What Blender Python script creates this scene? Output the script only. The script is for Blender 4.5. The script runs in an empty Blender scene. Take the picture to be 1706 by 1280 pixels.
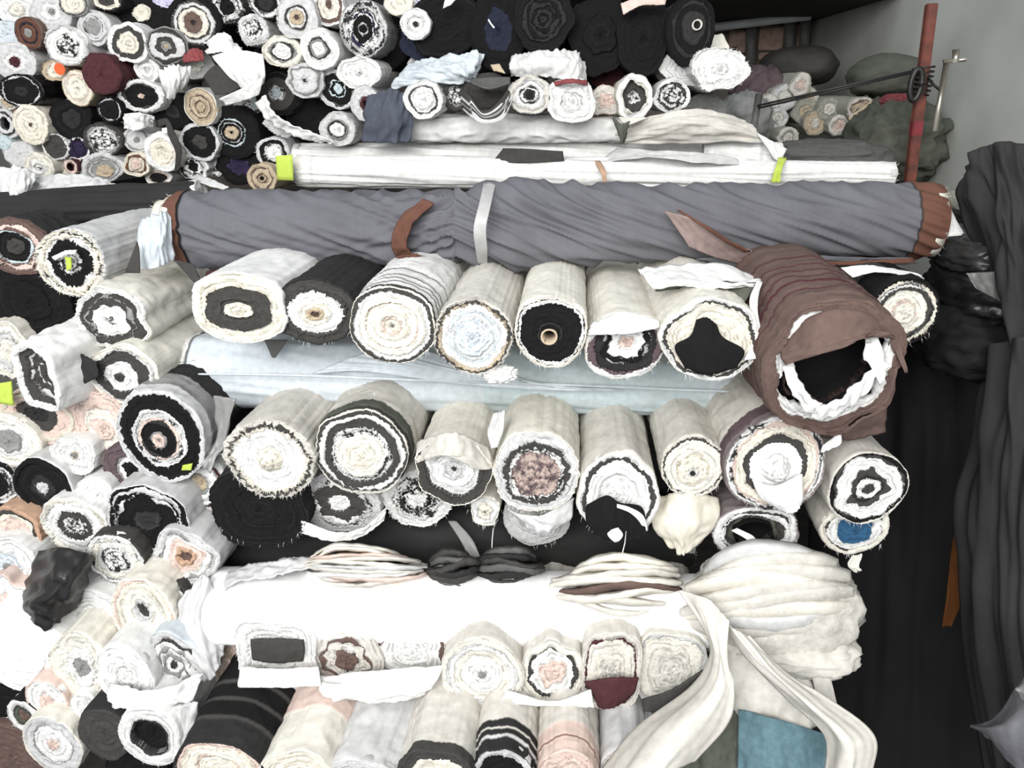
import bpy, math, random
import numpy as np
from mathutils import Vector, Matrix, noise, Euler

# ------------------------------------------------------------------ camera, light, exposure
sc = bpy.context.scene
COL = sc.collection
CAM = Vector((0.0, 0.0, 1.90))
FPX = 1232.0
camd = bpy.data.cameras.new('camera'); cam = bpy.data.objects.new('camera', camd); COL.objects.link(cam)
cam.location = CAM
cam.rotation_euler = (math.radians(90 - 21.5), 0, math.radians(4.5))
camd.sensor_width = 36.0; camd.lens = FPX / 1706 * 36.0; camd.clip_start = 0.05
sc.camera = cam
world = bpy.data.worlds.new('overcast_day'); sc.world = world; world.use_nodes = True
world.node_tree.nodes['Background'].inputs[0].default_value = (0.90, 0.95, 1.0, 1)
world.node_tree.nodes['Background'].inputs[1].default_value = 0.70
def area(name, loc, target, size, power, color=(1, 1, 1)):
    l = bpy.data.lights.new(name, 'AREA'); l.shape = 'RECTANGLE'; l.size = size[0]; l.size_y = size[1]
    l.energy = power; l.color = color
    o = bpy.data.objects.new(name, l); COL.objects.link(o); o.location = loc
    o.rotation_euler = (Vector(target) - Vector(loc)).to_track_quat('-Z', 'Y').to_euler()
    return o
area('daylight_from_open_shutter', (-0.6, -1.8, 3.1), (0.1, 1.7, 1.0), (3.0, 2.0), 235, (1.0, 0.985, 0.96))
sc.view_settings.view_transform = 'Standard'
sc.view_settings.look = 'None'
sc.view_settings.gamma = 1.0
sc.view_settings.use_curve_mapping = False
sc.view_settings.exposure = 0.02

# ------------------------------------------------------------------ helpers
MW = cam.rotation_euler.to_matrix()
FWD = MW @ Vector((0, 0, -1))
def ray(px, py):
    return MW @ Vector(((px - 853) / FPX, -(py - 640) / FPX, -1.0))
def P(px, py, Y):
    """the place in the room, Y metres in front of the photographer, that stands at this spot of the photograph"""
    d = ray(px, py)
    return CAM + d * (Y / d.y)
def lin(c):
    return tuple(((v / 255) / 12.92 if v <= 10 else (((v / 255) + .055) / 1.055) ** 2.4) for v in c)
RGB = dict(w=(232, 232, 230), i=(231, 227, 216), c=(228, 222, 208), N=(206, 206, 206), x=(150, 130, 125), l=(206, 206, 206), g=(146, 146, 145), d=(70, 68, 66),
           k=(27, 26, 27), b=(192, 176, 152), n=(106, 88, 82), m=(80, 48, 52), p=(222, 200, 190), u=(52, 92, 126),
           t=(196, 209, 213), r=(106, 74, 62), v=(50, 42, 66), z=(42, 45, 60), e=(206, 214, 220), y=(190, 212, 92),
           o=(196, 162, 138), h=(98, 84, 88), G=(98, 98, 96), q=(214, 210, 202), D=(48, 48, 48), R=(142, 76, 78), f=(150, 132, 128), J=(84, 88, 100),
           O=(236, 100, 60), B=(104, 104, 110), T=(102, 132, 142), Q=(90, 54, 26), H=(60, 60, 63), W=(250, 250, 250), s=(128, 120, 120), V=(205, 200, 225), S=(92, 95, 86), E=(160, 160, 150))  # W: brighter white, the overexposure of strongly lit cloth put into the colour
LIN = {k: np.array(lin(v)) * 0.93 for k, v in RGB.items()}
def lc(code): return LIN[code]

MATS = {}
def fabric(kind='body'):
    """one cloth material per finish; the colour is the cloth's own, read from its colour attribute"""
    if kind in MATS: return MATS[kind]
    m = bpy.data.materials.new('fabric_' + kind); m.use_nodes = True; nt = m.node_tree; N = nt.nodes; L = nt.links
    bs = N['Principled BSDF']; at = N.new('ShaderNodeAttribute'); at.attribute_name = 'Col'
    tc = N.new('ShaderNodeTexCoord')
    spec = dict(body=(60, 0.10, 420, 0.25, 0.92, 0), edge=(110, 0.16, 420, 0.35, 0.95, 0), plush=(70, .16, 500, 0.6, 1.0, 0),
                plastic=(30, 0.08, 60, 0.5, 0.38, 0), film=(30, 0.08, 60, 0.5, 0.3, 0), smooth=(12, 0.08, 300, 0.15, 0.75, 0))[kind]
    n1 = N.new('ShaderNodeTexNoise'); n1.inputs['Scale'].default_value = spec[0]; n1.inputs['Detail'].default_value = 5
    n2 = N.new('ShaderNodeTexNoise'); n2.inputs['Scale'].default_value = spec[2]; n2.inputs['Detail'].default_value = 3
    n3 = N.new('ShaderNodeTexNoise'); n3.inputs['Scale'].default_value = 9; n3.inputs['Detail'].default_value = 3
    for n in (n1, n2, n3): L.new(tc.outputs['Object'], n.inputs['Vector'])
    mr = N.new('ShaderNodeMapRange'); mr.inputs[1].default_value = .3; mr.inputs[2].default_value = .7
    mr.inputs[3].default_value = 1 - spec[1] * 1.3; mr.inputs[4].default_value = 1 + spec[1] * .5
    L.new(n1.outputs[0], mr.inputs[0])
    mr2 = N.new('ShaderNodeMapRange'); mr2.inputs[1].default_value = .3; mr2.inputs[2].default_value = .7
    mr2.inputs[3].default_value = .90; mr2.inputs[4].default_value = 1.05
    L.new(n3.outputs[0], mr2.inputs[0])
    mu = N.new('ShaderNodeMath'); mu.operation = 'MULTIPLY'; L.new(mr.outputs[0], mu.inputs[0]); L.new(mr2.outputs[0], mu.inputs[1])
    vm = N.new('ShaderNodeVectorMath'); vm.operation = 'SCALE'
    L.new(at.outputs['Color'], vm.inputs[0]); L.new(mu.outputs[0], vm.inputs['Scale'])
    L.new(vm.outputs[0], bs.inputs['Base Color'])
    bs.inputs['Roughness'].default_value = spec[4]
    bs.inputs['Specular IOR Level'].default_value = 0.5 if kind in ('plastic', 'film') else 0.15
    bp = N.new('ShaderNodeBump'); bp.inputs['Strength'].default_value = spec[3]; bp.inputs['Distance'].default_value = 0.002
    ad = N.new('ShaderNodeMath'); ad.operation = 'ADD'; L.new(n1.outputs[0], ad.inputs[0]); L.new(n2.outputs[0], ad.inputs[1])
    L.new(ad.outputs[0], bp.inputs['Height']); L.new(bp.outputs[0], bs.inputs['Normal'])
    if kind == 'film': bs.inputs['Alpha'].default_value = .42
    MATS[kind] = m; return m
def solid(name, rgb, rough=.8, metal=0., scale=20, var=.15, bump=.2, c2=None):
    if name in MATS: return MATS[name]
    m = bpy.data.materials.new(name); m.use_nodes = True; nt = m.node_tree; N = nt.nodes; L = nt.links
    bs = N['Principled BSDF']; tc = N.new('ShaderNodeTexCoord'); n1 = N.new('ShaderNodeTexNoise')
    n1.inputs['Scale'].default_value = scale; n1.inputs['Detail'].default_value = 8; L.new(tc.outputs['Object'], n1.inputs['Vector'])
    cr = N.new('ShaderNodeValToRGB'); a = lin(rgb)
    b = lin(c2) if c2 else tuple(v * (1 - 2.2 * var) for v in a)
    cr.color_ramp.elements[0].position = .35; cr.color_ramp.elements[1].position = .68
    cr.color_ramp.elements[0].color = (*b, 1); cr.color_ramp.elements[1].color = (*a, 1)
    L.new(n1.outputs[0], cr.inputs[0]); L.new(cr.outputs[0], bs.inputs['Base Color'])
    bs.inputs['Roughness'].default_value = rough; bs.inputs['Metallic'].default_value = metal
    bp = N.new('ShaderNodeBump'); bp.inputs['Strength'].default_value = bump; bp.inputs['Distance'].default_value = .004
    L.new(n1.outputs[0], bp.inputs['Height']); L.new(bp.outputs[0], bs.inputs['Normal'])
    MATS[name] = m; return m

def mesh(name, V, F, C=None, mat=None, parent=None, smooth=True):
    """one mesh object; C = one colour per vertex (the cloth's own colour)"""
    me = bpy.data.meshes.new(name)
    V = np.asarray(V, dtype=np.float32)
    me.from_pydata(V.tolist(), [], F if isinstance(F, list) else F.tolist())
    if C is not None:
        a = me.color_attributes.new('Col', 'FLOAT_COLOR', 'POINT')
        C = np.asarray(C, dtype=np.float32); C4 = np.ones((len(V), 4), np.float32); C4[:, :3] = C
        a.data.foreach_set('color', C4.ravel())
    if smooth: me.polygons.foreach_set('use_smooth', [True] * len(me.polygons))
    if mat: me.materials.append(mat)
    me.update()
    o = bpy.data.objects.new(name, me); COL.objects.link(o)
    if parent: o.parent = parent
    return o
def tag(o, label=None, cat=None, group=None, kind=None):
    if label: o['label'] = label
    if cat: o['category'] = cat
    if group: o['group'] = group
    if kind: o['kind'] = kind
    return o
def thing(name, label, cat, loc=(0, 0, 0), rot=(0, 0, 0), group=None):
    o = bpy.data.objects.new(name, None); COL.objects.link(o); o.location = loc; o.rotation_euler = rot
    o.empty_display_size = .05
    return tag(o, label, cat, group)
def gridfaces(n, m, wrap=False, off=0, flip=False):
    """n rows of m vertices; wrap closes each row"""
    i = np.arange(n - 1)[:, None]; jn = m if wrap else m - 1; j = np.arange(jn)[None, :]; j2 = (j + 1) % m
    a = i * m + j; b = i * m + j2; c = (i + 1) * m + j2; d = (i + 1) * m + j
    F = np.stack([a, b, c, d], -1).reshape(-1, 4) + off
    return F[:, ::-1] if flip else F
def nz(x, y=0., z=0.): return noise.noise(Vector((x, y, z)))

def parse(s):
    out = []
    for tkn in s.split():
        rec = None
        if '/' in tkn: tkn, r_ = tkn.split('/'); rec = float(r_) / 1000
        out.append((tkn[0], float(tkn[1:]), rec))
    return out

def harm(rng, N, amp, ks):
    th = np.arange(N) * 2 * math.pi / N; r = np.zeros(N)
    for k in ks: r += amp / (k ** .6) * rng.normal() * np.cos(k * th + rng.uniform(0, 6.28))
    return r
TH = {}
def face_bands(root, bands, rx, rz, off, wob, jag, sq, rng, N, rpx, zc, xs=0, outline=None, core=None, fray=1., tilt=0., bulge=0., asp=1.):
    """the wound end of a roll: every band of cloth is its own part, with the edges of its turns standing proud"""
    th = np.arange(N) * 2 * math.pi / N
    ct, st = np.cos(th), np.sin(th)
    R = (np.abs(ct) ** sq + np.abs(st) ** sq) ** (-1.0 / sq)
    if outline is not None:
        R = R * np.interp(th, np.linspace(0, 2 * math.pi, len(outline) + 1), list(outline) + [outline[0]])
    R = R * (1 + harm(rng, N, .030 * (wob + .3), [2, 3, 4, 5, 6, 7, 9]) + jag * .008 * rng.normal(size=N))
    prevf = 0.; B = [np.ones(N) * 1.0]
    for (c, f, rec) in bands:
        B.append(1 + harm(rng, N, .085 * wob * (1.25 - f) ** .7, [2, 3, 4, 5, 6, 8, 11]) + jag * .016 * rng.normal(size=N))
    B[-1] = np.ones(N)
    SPV, SPF, SPC = [], [], []
    ys = []
    for bi, (c, f, rec) in enumerate(bands):
        y0 = rec if rec is not None else rng.uniform(-.004, .004)
        hole = (c == 'X')
        n = max(2, int(round((f - prevf) * rpx / 2.3)) + 1)
        verts = []; cols = []
        ratio = np.linspace(0, 1, n)
        col = LIN['k'] if hole else (LIN['w'] if c == 's' else LIN[c])
        def ringxy(fr, sh):
            cx = off[0] * (1 - fr); cz = off[1] * (1 - fr)
            rr = fr * R * sh
            return cx + rr * rx * ct, cz + rr * rz * st * (asp + (1 - asp) * fr)
        inner = prevf if bi else 0.001
        # wall going back on the inner side
        rows = []
        if bi: rows.append((inner, B[bi], y0 + .02, .8))
        sp = rng.uniform(0, 6.28)
        for k, q in enumerate(ratio):
            fr = inner + (f - inner) * q
            sh = B[bi] * (1 - q) + B[bi + 1] * q
            if 0 < k < n - 1: sh = sh * (1 + harm(rng, N, .006 * (wob + .5), [3, 5, 9, 14]) / max(fr, .15) * .5)
            yy = y0 + (.0009 if k % 2 else -.0007) + rng.normal() * .0008 + bulge * (1 - (fr / max(bands[0][1], .2)) ** 2 if bi == 0 else 0)
            if hole: yy = y0 + .10
            rows.append((fr, sh, yy, 1.0))
        rows.append((f, B[bi + 1], y0 + (.0 if hole else .02), .8))
        if hole: rows[-1] = (f, B[bi + 1], y0, .6)
        nr = len(rows); V = np.zeros((nr, N, 3)); C = np.zeros((nr, N, 3))
        for k, (fr, sh, yy, br) in enumerate(rows):
            x_, z_ = ringxy(fr, sh)
            ph = np.array([nz(math.cos(t) * 2.5 + sp, math.sin(t) * 2.5, k * .35 + sp) for t in th[::4]])
            ph = np.interp(np.arange(N), np.arange(0, N, 4), ph)
            V[k, :, 0] = x_ + xs; V[k, :, 1] = yy + (0 if hole else ph * .0035 + rng.normal(size=N) * .00025 * (1 + jag)) + tilt * z_
            V[k, :, 2] = z_ + zc
            j = 1 + rng.normal() * .02 + rng.normal(size=N) * .015
            if c == 's':
                m_ = (ph + rng.normal(size=N) * .14 + (.12 if k % 3 else -.28)) < -.02
                cc = np.where(m_[:, None], LIN['D'][None], LIN['l'][None] if rng.uniform() < .3 else LIN['w'][None])
            elif c == 'x':
                m_ = np.clip(.5 + ph * 1.6 + rng.normal(size=N) * .25, 0, 1)[:, None]
                cc = LIN['h'][None] * (1 - m_) * .8 + (LIN['p'] * .75)[None] * m_
            else:
                cc = np.repeat(col[None], N, 0) * 1.0
                if k % 3 == 2 and c in 'wiclbpqe': cc = cc * (1 - np.clip(ph * 1.6 + rng.uniform(-.12, .3), 0, .45))[:, None]
                if k % 3 == 1 and c in 'kDvz' and rng.uniform() < .3: cc = cc * 1.5
            C[k] = cc * j[:, None]
        Vf = V.reshape(-1, 3); F = gridfaces(nr, N, True)
        nm = 'cloth_band'
        if bi == 0: nm = 'hollow_center' if hole else 'center_winding'
        mesh(nm, Vf, F, np.clip(C.reshape(-1, 3), 0, .93), fabric('edge'), root)
        # loose threads on the outer edge of the band
        if fray > 0 and not hole:
            cnt = int(f * rpx * 1.1 * fray)
            x_, z_ = ringxy(f, B[bi + 1])
            px2m = rx / rpx
            for _ in range(cnt):
                a = rng.integers(0, N); sgn = 1 if rng.uniform() < .65 else -1
                bx, bz = x_[a] + xs, z_[a] + zc
                ln = px2m * rng.uniform(.8, 3.2) * (1.3 if f > .97 else 1) * (1.6 if fray > 1.5 else 1)
                an = th[a] + rng.normal() * .6
                w_ = px2m * rng.uniform(.3, .7)
                dx, dz = math.cos(an) * sgn, math.sin(an) * sgn
                b0 = len(SPV)
                yb = y0 - .001 + tilt * z_[a]
                SPV += [(bx - dz * w_ - dx * .002, yb, bz + dx * w_ - dz * .002), (bx + dz * w_ - dx * .002, yb, bz - dx * w_ - dz * .002),
                        (bx + dx * ln, yb - rng.uniform(0, .006), bz + dz * ln)]
                SPF.append((b0, b0 + 1, b0 + 2)); cc = (LIN['w'] if c == 's' else col) * rng.uniform(.85, 1.1)
                SPC += [cc, cc, cc]
        prevf = f; ys.append(y0)
    if SPV:
        o = mesh('frayed_threads', SPV, SPF, np.clip(SPC, 0, .93), fabric('edge'), root, False); o['kind'] = 'stuff'
    if core:
        cc, cr, cdepth = core; M = 20; rows = []
        t2 = np.arange(M) * 2 * math.pi / M
        V = []; 
        for (rr, yy) in ((cr, .06), (cr, -.004), (cr * .8, -.004), (cr * .74, .06), (cr * .02, .06)):
            for t in t2: V.append((off[0] + xs + rr * rx * math.cos(t), yy + cdepth, off[1] + zc + rr * rx * math.sin(t)))
        C = np.repeat(LIN[cc][None], len(V), 0); C[-2 * M:] = LIN['D']
        mesh('cardboard_core', V, gridfaces(5, M, True), C, fabric('smooth'), root)
    return R

SEED = [100]
ROLLS = []
def roll(x, y, rx, ry, Y, bands, label, body='l', L=.5, off=(0, 0), wob=1., jag=1., sq=2., yaw=0., pitch=0., stripes=None,
         outline=None, core=None, fray=1., wrinkle=1., grow=0., cat='fabric roll', group=None, name='fabric_roll', tilt=0., finish='body', lip=0., bulge=0., asp=1.):
    """a roll of cloth end-on: centre and half-axes as seen, Y = distance of its end into the room"""
    SEED[0] += 1; sd = SEED[0]; rng = np.random.default_rng(sd)
    c = P(x, y, Y)
    hx = (P(x + rx, y, Y) - P(x - rx, y, Y)).length / 2
    hz = (P(x, y - ry, Y) - P(x, y + ry, Y)).length / 2
    rpx = max(rx, ry)
    N = 56 if rpx < 30 else (84 if rpx < 50 else 120)
    if stripes is None and (y < 320): pass
    root = thing(name, label, cat, (c.x, c.y, c.z - hz), (math.radians(pitch), 0, math.radians(yaw)), group)
    off_m = (off[0] * hx / rx, -off[1] * hz / ry)
    R = face_bands(root, parse(bands), hx * .985, hz * .985, off_m, wob, jag, sq, rng, N, rpx, hz, 0, outline, core, fray, tilt, -bulge, asp)
    # body
    M = N
    th = np.arange(N) * 2 * math.pi / N
    nl = (90 if stripes else 30) if rpx >= 30 else 18
    ts = (np.linspace(0, 1, nl) ** 1.4) * L
    V = np.zeros((nl + 1, N, 3)); C = np.zeros((nl + 1, N, 3))
    st = parse_stripes(stripes)
    for k in range(nl + 1):
        t = 0.012 if k == 0 else ts[k - 1] + lip
        sh = 1.0 + grow * (t / L)
        if k == 0: sh = .93
        elif k == 1: sh *= 1.0
        else: sh *= 1.012
        cc, extra = body, 0.
        for (d0, c0, ex) in st:
            if t >= d0: cc = c0; extra = ex
        amp = .0045 * wrinkle if k > 1 else 0
        nn = np.array([nz(math.cos(a) * 2.2 + sd * 3.1, math.sin(a) * 2.2 + t * 5, t * 26) for a in th[::3]])
        nn = np.interp(np.arange(N), np.arange(0, N, 3), nn)
        n2 = np.array([nz(math.cos(a) * 1.2 + sd * 1.7, math.sin(a) * 1.2, t * 7) for a in th[::6]])
        n2 = np.interp(np.arange(N), np.arange(0, N, 6), n2)
        d = amp * (np.abs(nn) * -1.2 + .3) + .004 * wrinkle * n2 * (k > 1) + extra
        V[k, :, 0] = (R * hx * sh + d) * np.cos(th)
        V[k, :, 2] = (R * hz * sh + d) * np.sin(th) + hz
        V[k, :, 1] = t - (.002 if k == 1 else 0) + tilt * V[k, :, 2] * (k < 3) - (tilt * hz if k < 3 else 0)
        C[k] = LIN[cc][None] * (1 + rng.normal() * .02)
    mesh('rolled_body', V.reshape(-1, 3), gridfaces(nl + 1, N, True, flip=True), np.clip(C.reshape(-1, 3), 0, .93), fabric(finish), root)
    ROLLS.append(root)
    return root
def parse_stripes(s):
    """'d.01+3' = colour d from 1 cm behind the end, standing 3 mm proud"""
    if not s: return []
    out = []
    for tk in s.split():
        ex = 0
        if '+' in tk: tk, e = tk.split('+'); ex = float(e) / 1000
        out.append((float(tk[1:]), tk[0], ex))
    return out

def catmull(pts, n):
    pts = np.asarray(pts, float); m = len(pts)
    if m == 2:
        t = np.linspace(0, 1, n)[:, None]; return pts[0] * (1 - t) + pts[1] * t
    out = []
    for q in np.linspace(0, m - 1 - 1e-9, n):
        i = int(q); u = q - i
        p1 = pts[i]; p2 = pts[i + 1]
        p0 = pts[i - 1] if i > 0 else 2 * p1 - p2
        p3 = pts[i + 2] if i + 2 < m else 2 * p2 - p1
        out.append(.5 * ((2 * p1) + (-p0 + p2) * u + (2 * p0 - 5 * p1 + 4 * p2 - p3) * u * u + (-p0 + 3 * p1 - 3 * p2 + p3) * u ** 3))
    return np.array(out)
def sheet(name, label, cat, rows, col, nu=30, nv=24, amp=.006, fs=(3, 14), finish='body', thick=.004, parent=None, group=None, edge=None, shear=0., jag=.0):
    """a piece of loose cloth through a grid of points (px, py, Y), with folds and real thickness"""
    SEED[0] += 1; sd = SEED[0]; rng = np.random.default_rng(sd)
    G = [[np.array(P(*p)) for p in r] for r in rows]
    A = np.array([catmull(r, nu) for r in G])
    A = np.array([catmull(A[:, j], nv) for j in range(nu)]).transpose(1, 0, 2)   # nv x nu
    du = np.gradient(A, axis=1); dv = np.gradient(A, axis=0)
    nrm = np.cross(du, dv); nrm /= np.linalg.norm(nrm, axis=2, keepdims=True) + 1e-9
    flipn = np.sign((nrm * (np.array(CAM) - A)).sum(2).mean()); nrm *= flipn
    D = np.zeros((nv, nu))
    for i in range(nv):
        for j in range(nu):
            u = j / (nu - 1); v = i / (nv - 1); uu = u + shear * v
            D[i, j] = nz(uu * fs[1], v * fs[0], sd * 2.3) * 1.0 + .45 * nz(uu * fs[1] * 2.3, v * fs[0] * 2, sd * 1.3)
    A = A + nrm * (D * amp)[..., None]
    if jag:
        for j in range(nu):
            A[0, j] -= dv[0, j] * rng.uniform(0, jag); A[-1, j] += dv[-1, j] * rng.uniform(0, jag)
    Bk = A - nrm * thick
    c = LIN[col]
    C = np.repeat(c[None], nv * nu, 0).reshape(nv, nu, 3) * (1 + rng.normal(size=(nv, nu, 1)) * .015)
    if edge:
        C[:1] = LIN[edge]; C[-1:] = LIN[edge]
    loc = Vector(A.reshape(-1, 3).mean(0)); zmin = A[..., 2].min(); base = np.array((loc.x, loc.y, zmin))
    V = np.concatenate([A.reshape(-1, 3), Bk.reshape(-1, 3)]) - base
    n = nv * nu
    F = gridfaces(nv, nu).tolist() + gridfaces(nv, nu, off=n, flip=True).tolist()
    def rim(seq):
        for a, b in zip(seq[:-1], seq[1:]): F.append((a, a + n, b + n, b))
    rim([j for j in range(nu)]); rim([(nv - 1) * nu + j for j in range(nu)][::-1])
    rim([i * nu for i in range(nv)][::-1]); rim([i * nu + nu - 1 for i in range(nv)])
    if parent:
        V = V + base - np.array(parent.location); base = (0, 0, 0)
    o = mesh(name, V, F, np.clip(np.concatenate([C.reshape(-1, 3)] * 2), 0, .93), fabric(finish), parent)
    if not parent: o.location = base; tag(o, label, cat, group)
    elif label: o['label'] = label
    return o

def hroll(name, label, x0, y0, x1, y1, r0, r1, Y, col, stripes=(), bands='w1', Y1=None, folds=.006, fs=(10, 2.2), shear=1.2, wob=1., profile=None,
          nl=170, N=72, finish='body', squash=1., capr=1., cat='fabric roll', sag=0., bandsl=None, gather=None):
    """a roll lying across the pile: the two end centres as seen, half thickness in px at each end"""
    SEED[0] += 1; sd = SEED[0]; rng = np.random.default_rng(sd)
    a = P(x0, y0, Y); b = P(x1, y1, Y1 or Y)
    ra = (P(x0, y0 - r0, Y) - P(x0, y0 + r0, Y)).length / 2 * math.cos(math.radians(14)); rb = (P(x1, y1 - r1, Y1 or Y) - P(x1, y1 + r1, Y1 or Y)).length / 2 * math.cos(math.radians(14))
    ax = (b - a); Lm = ax.length; ax.normalize()
    up = Vector((0, 0, 1)); up = (up - ax * up.dot(ax)).normalized(); back = ax.cross(up) * -1
    back = up.cross(ax)   # towards -Y or +Y
    if back.y < 0: back = -back
    mid = (a + b) / 2; root = thing(name, label, cat, (mid.x, mid.y, mid.z - max(ra, rb)))
    base = np.array(root.location)
    th = np.arange(N) * 2 * math.pi / N
    V = np.zeros((nl, N, 3)); C = np.zeros((nl, N, 3))
    A_, U_, K_ = np.array(a), np.array(up), np.array(back); X_ = np.array(ax)
    R0 = 1 + harm(rng, N, .012 * wob, [2, 3, 5])
    for i in range(nl):
        t = i / (nl - 1)
        pr = 1. if profile is None else np.interp(t, [p[0] for p in profile], [p[1] for p in profile])
        r = (ra * (1 - t) + rb * t) * pr
        cc = col; ex = 0
        for (t0, t1, c_, e_) in stripes:
            if t0 <= t <= t1: cc = c_; ex = e_
        s = t * Lm
        d = np.zeros(N)
        for j in range(N):
            q = th[j] / 6.2832
            w_ = math.cos(th[j])
            dd = nz(s * fs[0] + math.sin(th[j]) * shear * 1.3, math.sin(th[j]) * fs[1], w_ * fs[1] + sd)
            d2 = nz(s * 3, math.cos(th[j]) * 1.3, math.sin(th[j]) * 1.3 + sd)
            d[j] = folds * (.5 - 1.9 * abs(dd)) + folds * .9 * d2
            if gather:
                g_ = sum(a_ * math.exp(-((t - c_) / w2) ** 2) for (c_, w2, a_) in gather)
                d3 = nz(s * 21 + math.sin(th[j]) * 3.6 * (1 if t > gather[0][0] else -1.6), math.sin(th[j]) * .6, w_ * .6 + sd * 2)
                d[j] += g_ * (.0035 - .013 * abs(d3) ** .8)
        edge = min(t, 1 - t) * Lm
        f = min(1., edge / .03); f = .96 + .04 * f
        rr = r * R0 * f + d * min(1, edge / .02) + ex
        cen = A_ + X_ * s + U_ * (-sag * math.sin(math.pi * t))
        V[i] = cen + rr[:, None] * (np.cos(th)[:, None] * K_ * squash * -1 + np.sin(th)[:, None] * U_)
        C[i] = LIN[cc] * (1 + rng.normal() * .012)
    mesh('rolled_body', V.reshape(-1, 3) - base, gridfaces(nl, N, True), np.clip(C.reshape(-1, 3), 0, .93), fabric(finish), root)
    # wound ends
    for side, (cpt, r, bb) in enumerate(((a, ra, bandsl or bands), (b, rb, bands))):
        e = thing('tmp', None, None); 
        face_bands(e, parse(bb), r * .97 * (profile[0][1] if profile and side == 0 else (profile[-1][1] if profile else 1)), r * .97 * (profile[0][1] if profile and side == 0 else (profile[-1][1] if profile else 1)), (0, 0), wob, 1, 2, rng, 60, r / mid.y * 1000, 0, fray=1.)
        rotz = Matrix((( -K_ * -1).tolist(), X_.tolist(), U_.tolist())).transposed()
        # local x -> back, y(depth) -> inward, z -> up
        inward = X_ if side == 0 else -X_
        xx = np.cross(inward, U_)
        Mx = np.array([xx, inward, U_]).T
        for ch in list(e.children):
            me = ch.data; n = len(me.vertices); co = np.empty(n * 3, np.float32); me.vertices.foreach_get('co', co); co = co.reshape(-1, 3)
            co = co @ Mx.T + np.array(cpt) - base
            me.vertices.foreach_set('co', co.astype(np.float32).ravel()); me.update(); ch.parent = root
        bpy.data.objects.remove(e)
    return root

def box(name, c, s, mat, parent=None, rot=None, bev=0.):
    import bmesh
    bm = bmesh.new(); bmesh.ops.create_cube(bm, size=1)
    bmesh.ops.scale(bm, vec=Vector(s), verts=bm.verts)
    if bev: bmesh.ops.bevel(bm, geom=list(bm.edges), offset=bev, segments=2, affect='EDGES')
    if rot: bmesh.ops.rotate(bm, matrix=Euler(rot).to_matrix(), cent=(0, 0, 0), verts=bm.verts)
    me = bpy.data.meshes.new(name); bm.to_mesh(me); bm.free(); me.materials.append(mat)
    o = bpy.data.objects.new(name, me); COL.objects.link(o); o.location = c
    if parent: o.parent = parent
    return o
def tube(name, pts, r, mat, parent=None, n=10, r2=None, col=None):
    """a rod or cord through 3-D points"""
    pts = [Vector(p) for p in pts]; base = pts[0].copy() if not parent else Vector(parent.location)
    V = []; m = len(pts)
    for i, p in enumerate(pts):
        t = (pts[min(i + 1, m - 1)] - pts[max(i - 1, 0)]).normalized()
        u = t.cross(Vector((0.13, .2, .97))).normalized(); w = t.cross(u)
        rr = r if r2 is None else r + (r2 - r) * i / (m - 1)
        for k in range(n):
            a = 6.2832 * k / n; V.append(p - base + (u * math.cos(a) + w * math.sin(a)) * rr)
    F = gridfaces(m, n, True).tolist(); F.append(tuple(range(n))); F.append(tuple(range((m - 1) * n, m * n))[::-1])
    C = np.repeat(LIN[col][None], len(V), 0) if col else None
    o = mesh(name, [tuple(v) for v in V], F, C, mat, parent)
    if not parent: o.location = base
    return o
def blob(name, label, cat, x, y, rx, ry, Y, col, depth=.15, amp=.08, freq=3., finish='body', sq=2.3, n=(40, 56), folds=0., group=None):
    """a stuffed sack or crumpled bundle: a closed lumpy body"""
    SEED[0] += 1; sd = SEED[0]
    c = P(x, y, Y); hx = (P(x + rx, y, Y) - P(x - rx, y, Y)).length / 2; hz = (P(x, y - ry, Y) - P(x, y + ry, Y)).length / 2
    V = []
    def se(v): return math.copysign(abs(v) ** (2 / sq), v)
    for i in range(n[0]):
        ph = -math.pi / 2 + math.pi * i / (n[0] - 1)
        for j in range(n[1]):
            t = 6.2832 * j / n[1]
            p = Vector((se(math.cos(ph)) * se(math.cos(t)), se(math.cos(ph)) * se(math.sin(t)), se(math.sin(ph))))
            q = p * freq
            d = 1 + amp * nz(q.x + sd, q.y, q.z) - folds * abs(nz(q.x * 1.3 + sd * 2, q.y * 1.3, q.z * 4)) + amp * .4 * nz(q.x * 3, q.y * 3 + sd, q.z * 3)
            V.append((p.x * hx * d, p.y * depth * d, p.z * hz * d + hz))
    o = mesh(name, V, gridfaces(n[0], n[1], True), np.repeat(LIN[col][None], len(V), 0), fabric(finish))
    o.location = (c.x, c.y, c.z - hz)
    return tag(o, label, cat, group)

# ------------------------------------------------------------------ the room
def struct(name, V, F, m):
    o = mesh(name, V, F, None, m, None, False); o['kind'] = 'structure'; return o
YB = 4.6; XL, XR, ZC = -3.2, P(1345, 100, YB).x, P(1300, 36, YB).z
plaster = solid('aged_plaster', (186, 188, 182), .9, scale=3, var=.10, bump=.25)
floorm = solid('dusty_concrete', (62, 58, 56), .85, scale=14, var=.2)
def slab(name, x0, x1, y0, y1, z0, z1, m):
    V = [(x, y, z) for x in (x0, x1) for y in (y0, y1) for z in (z0, z1)]
    F = [(0, 1, 3, 2), (4, 6, 7, 5), (0, 4, 5, 1), (2, 3, 7, 6), (0, 2, 6, 4), (1, 5, 7, 3)]
    return struct(name, V, F, m)
slab('floor', XL - .2, XR + .2, .3, YB + .2, -.1, 0, floorm)
slab('wall_back', XL - .2, XR + .2, YB, YB + .2, 0, 3, solid('back_wall_plaster', (128, 118, 110), .9, scale=5, var=.18, c2=(80, 76, 74)))
slab('wall_right', XR, XR + .2, .3, YB, 0, 3.2, plaster)
slab('wall_left', XL - .2, XL, .3, YB, 0, 3, plaster)
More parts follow.
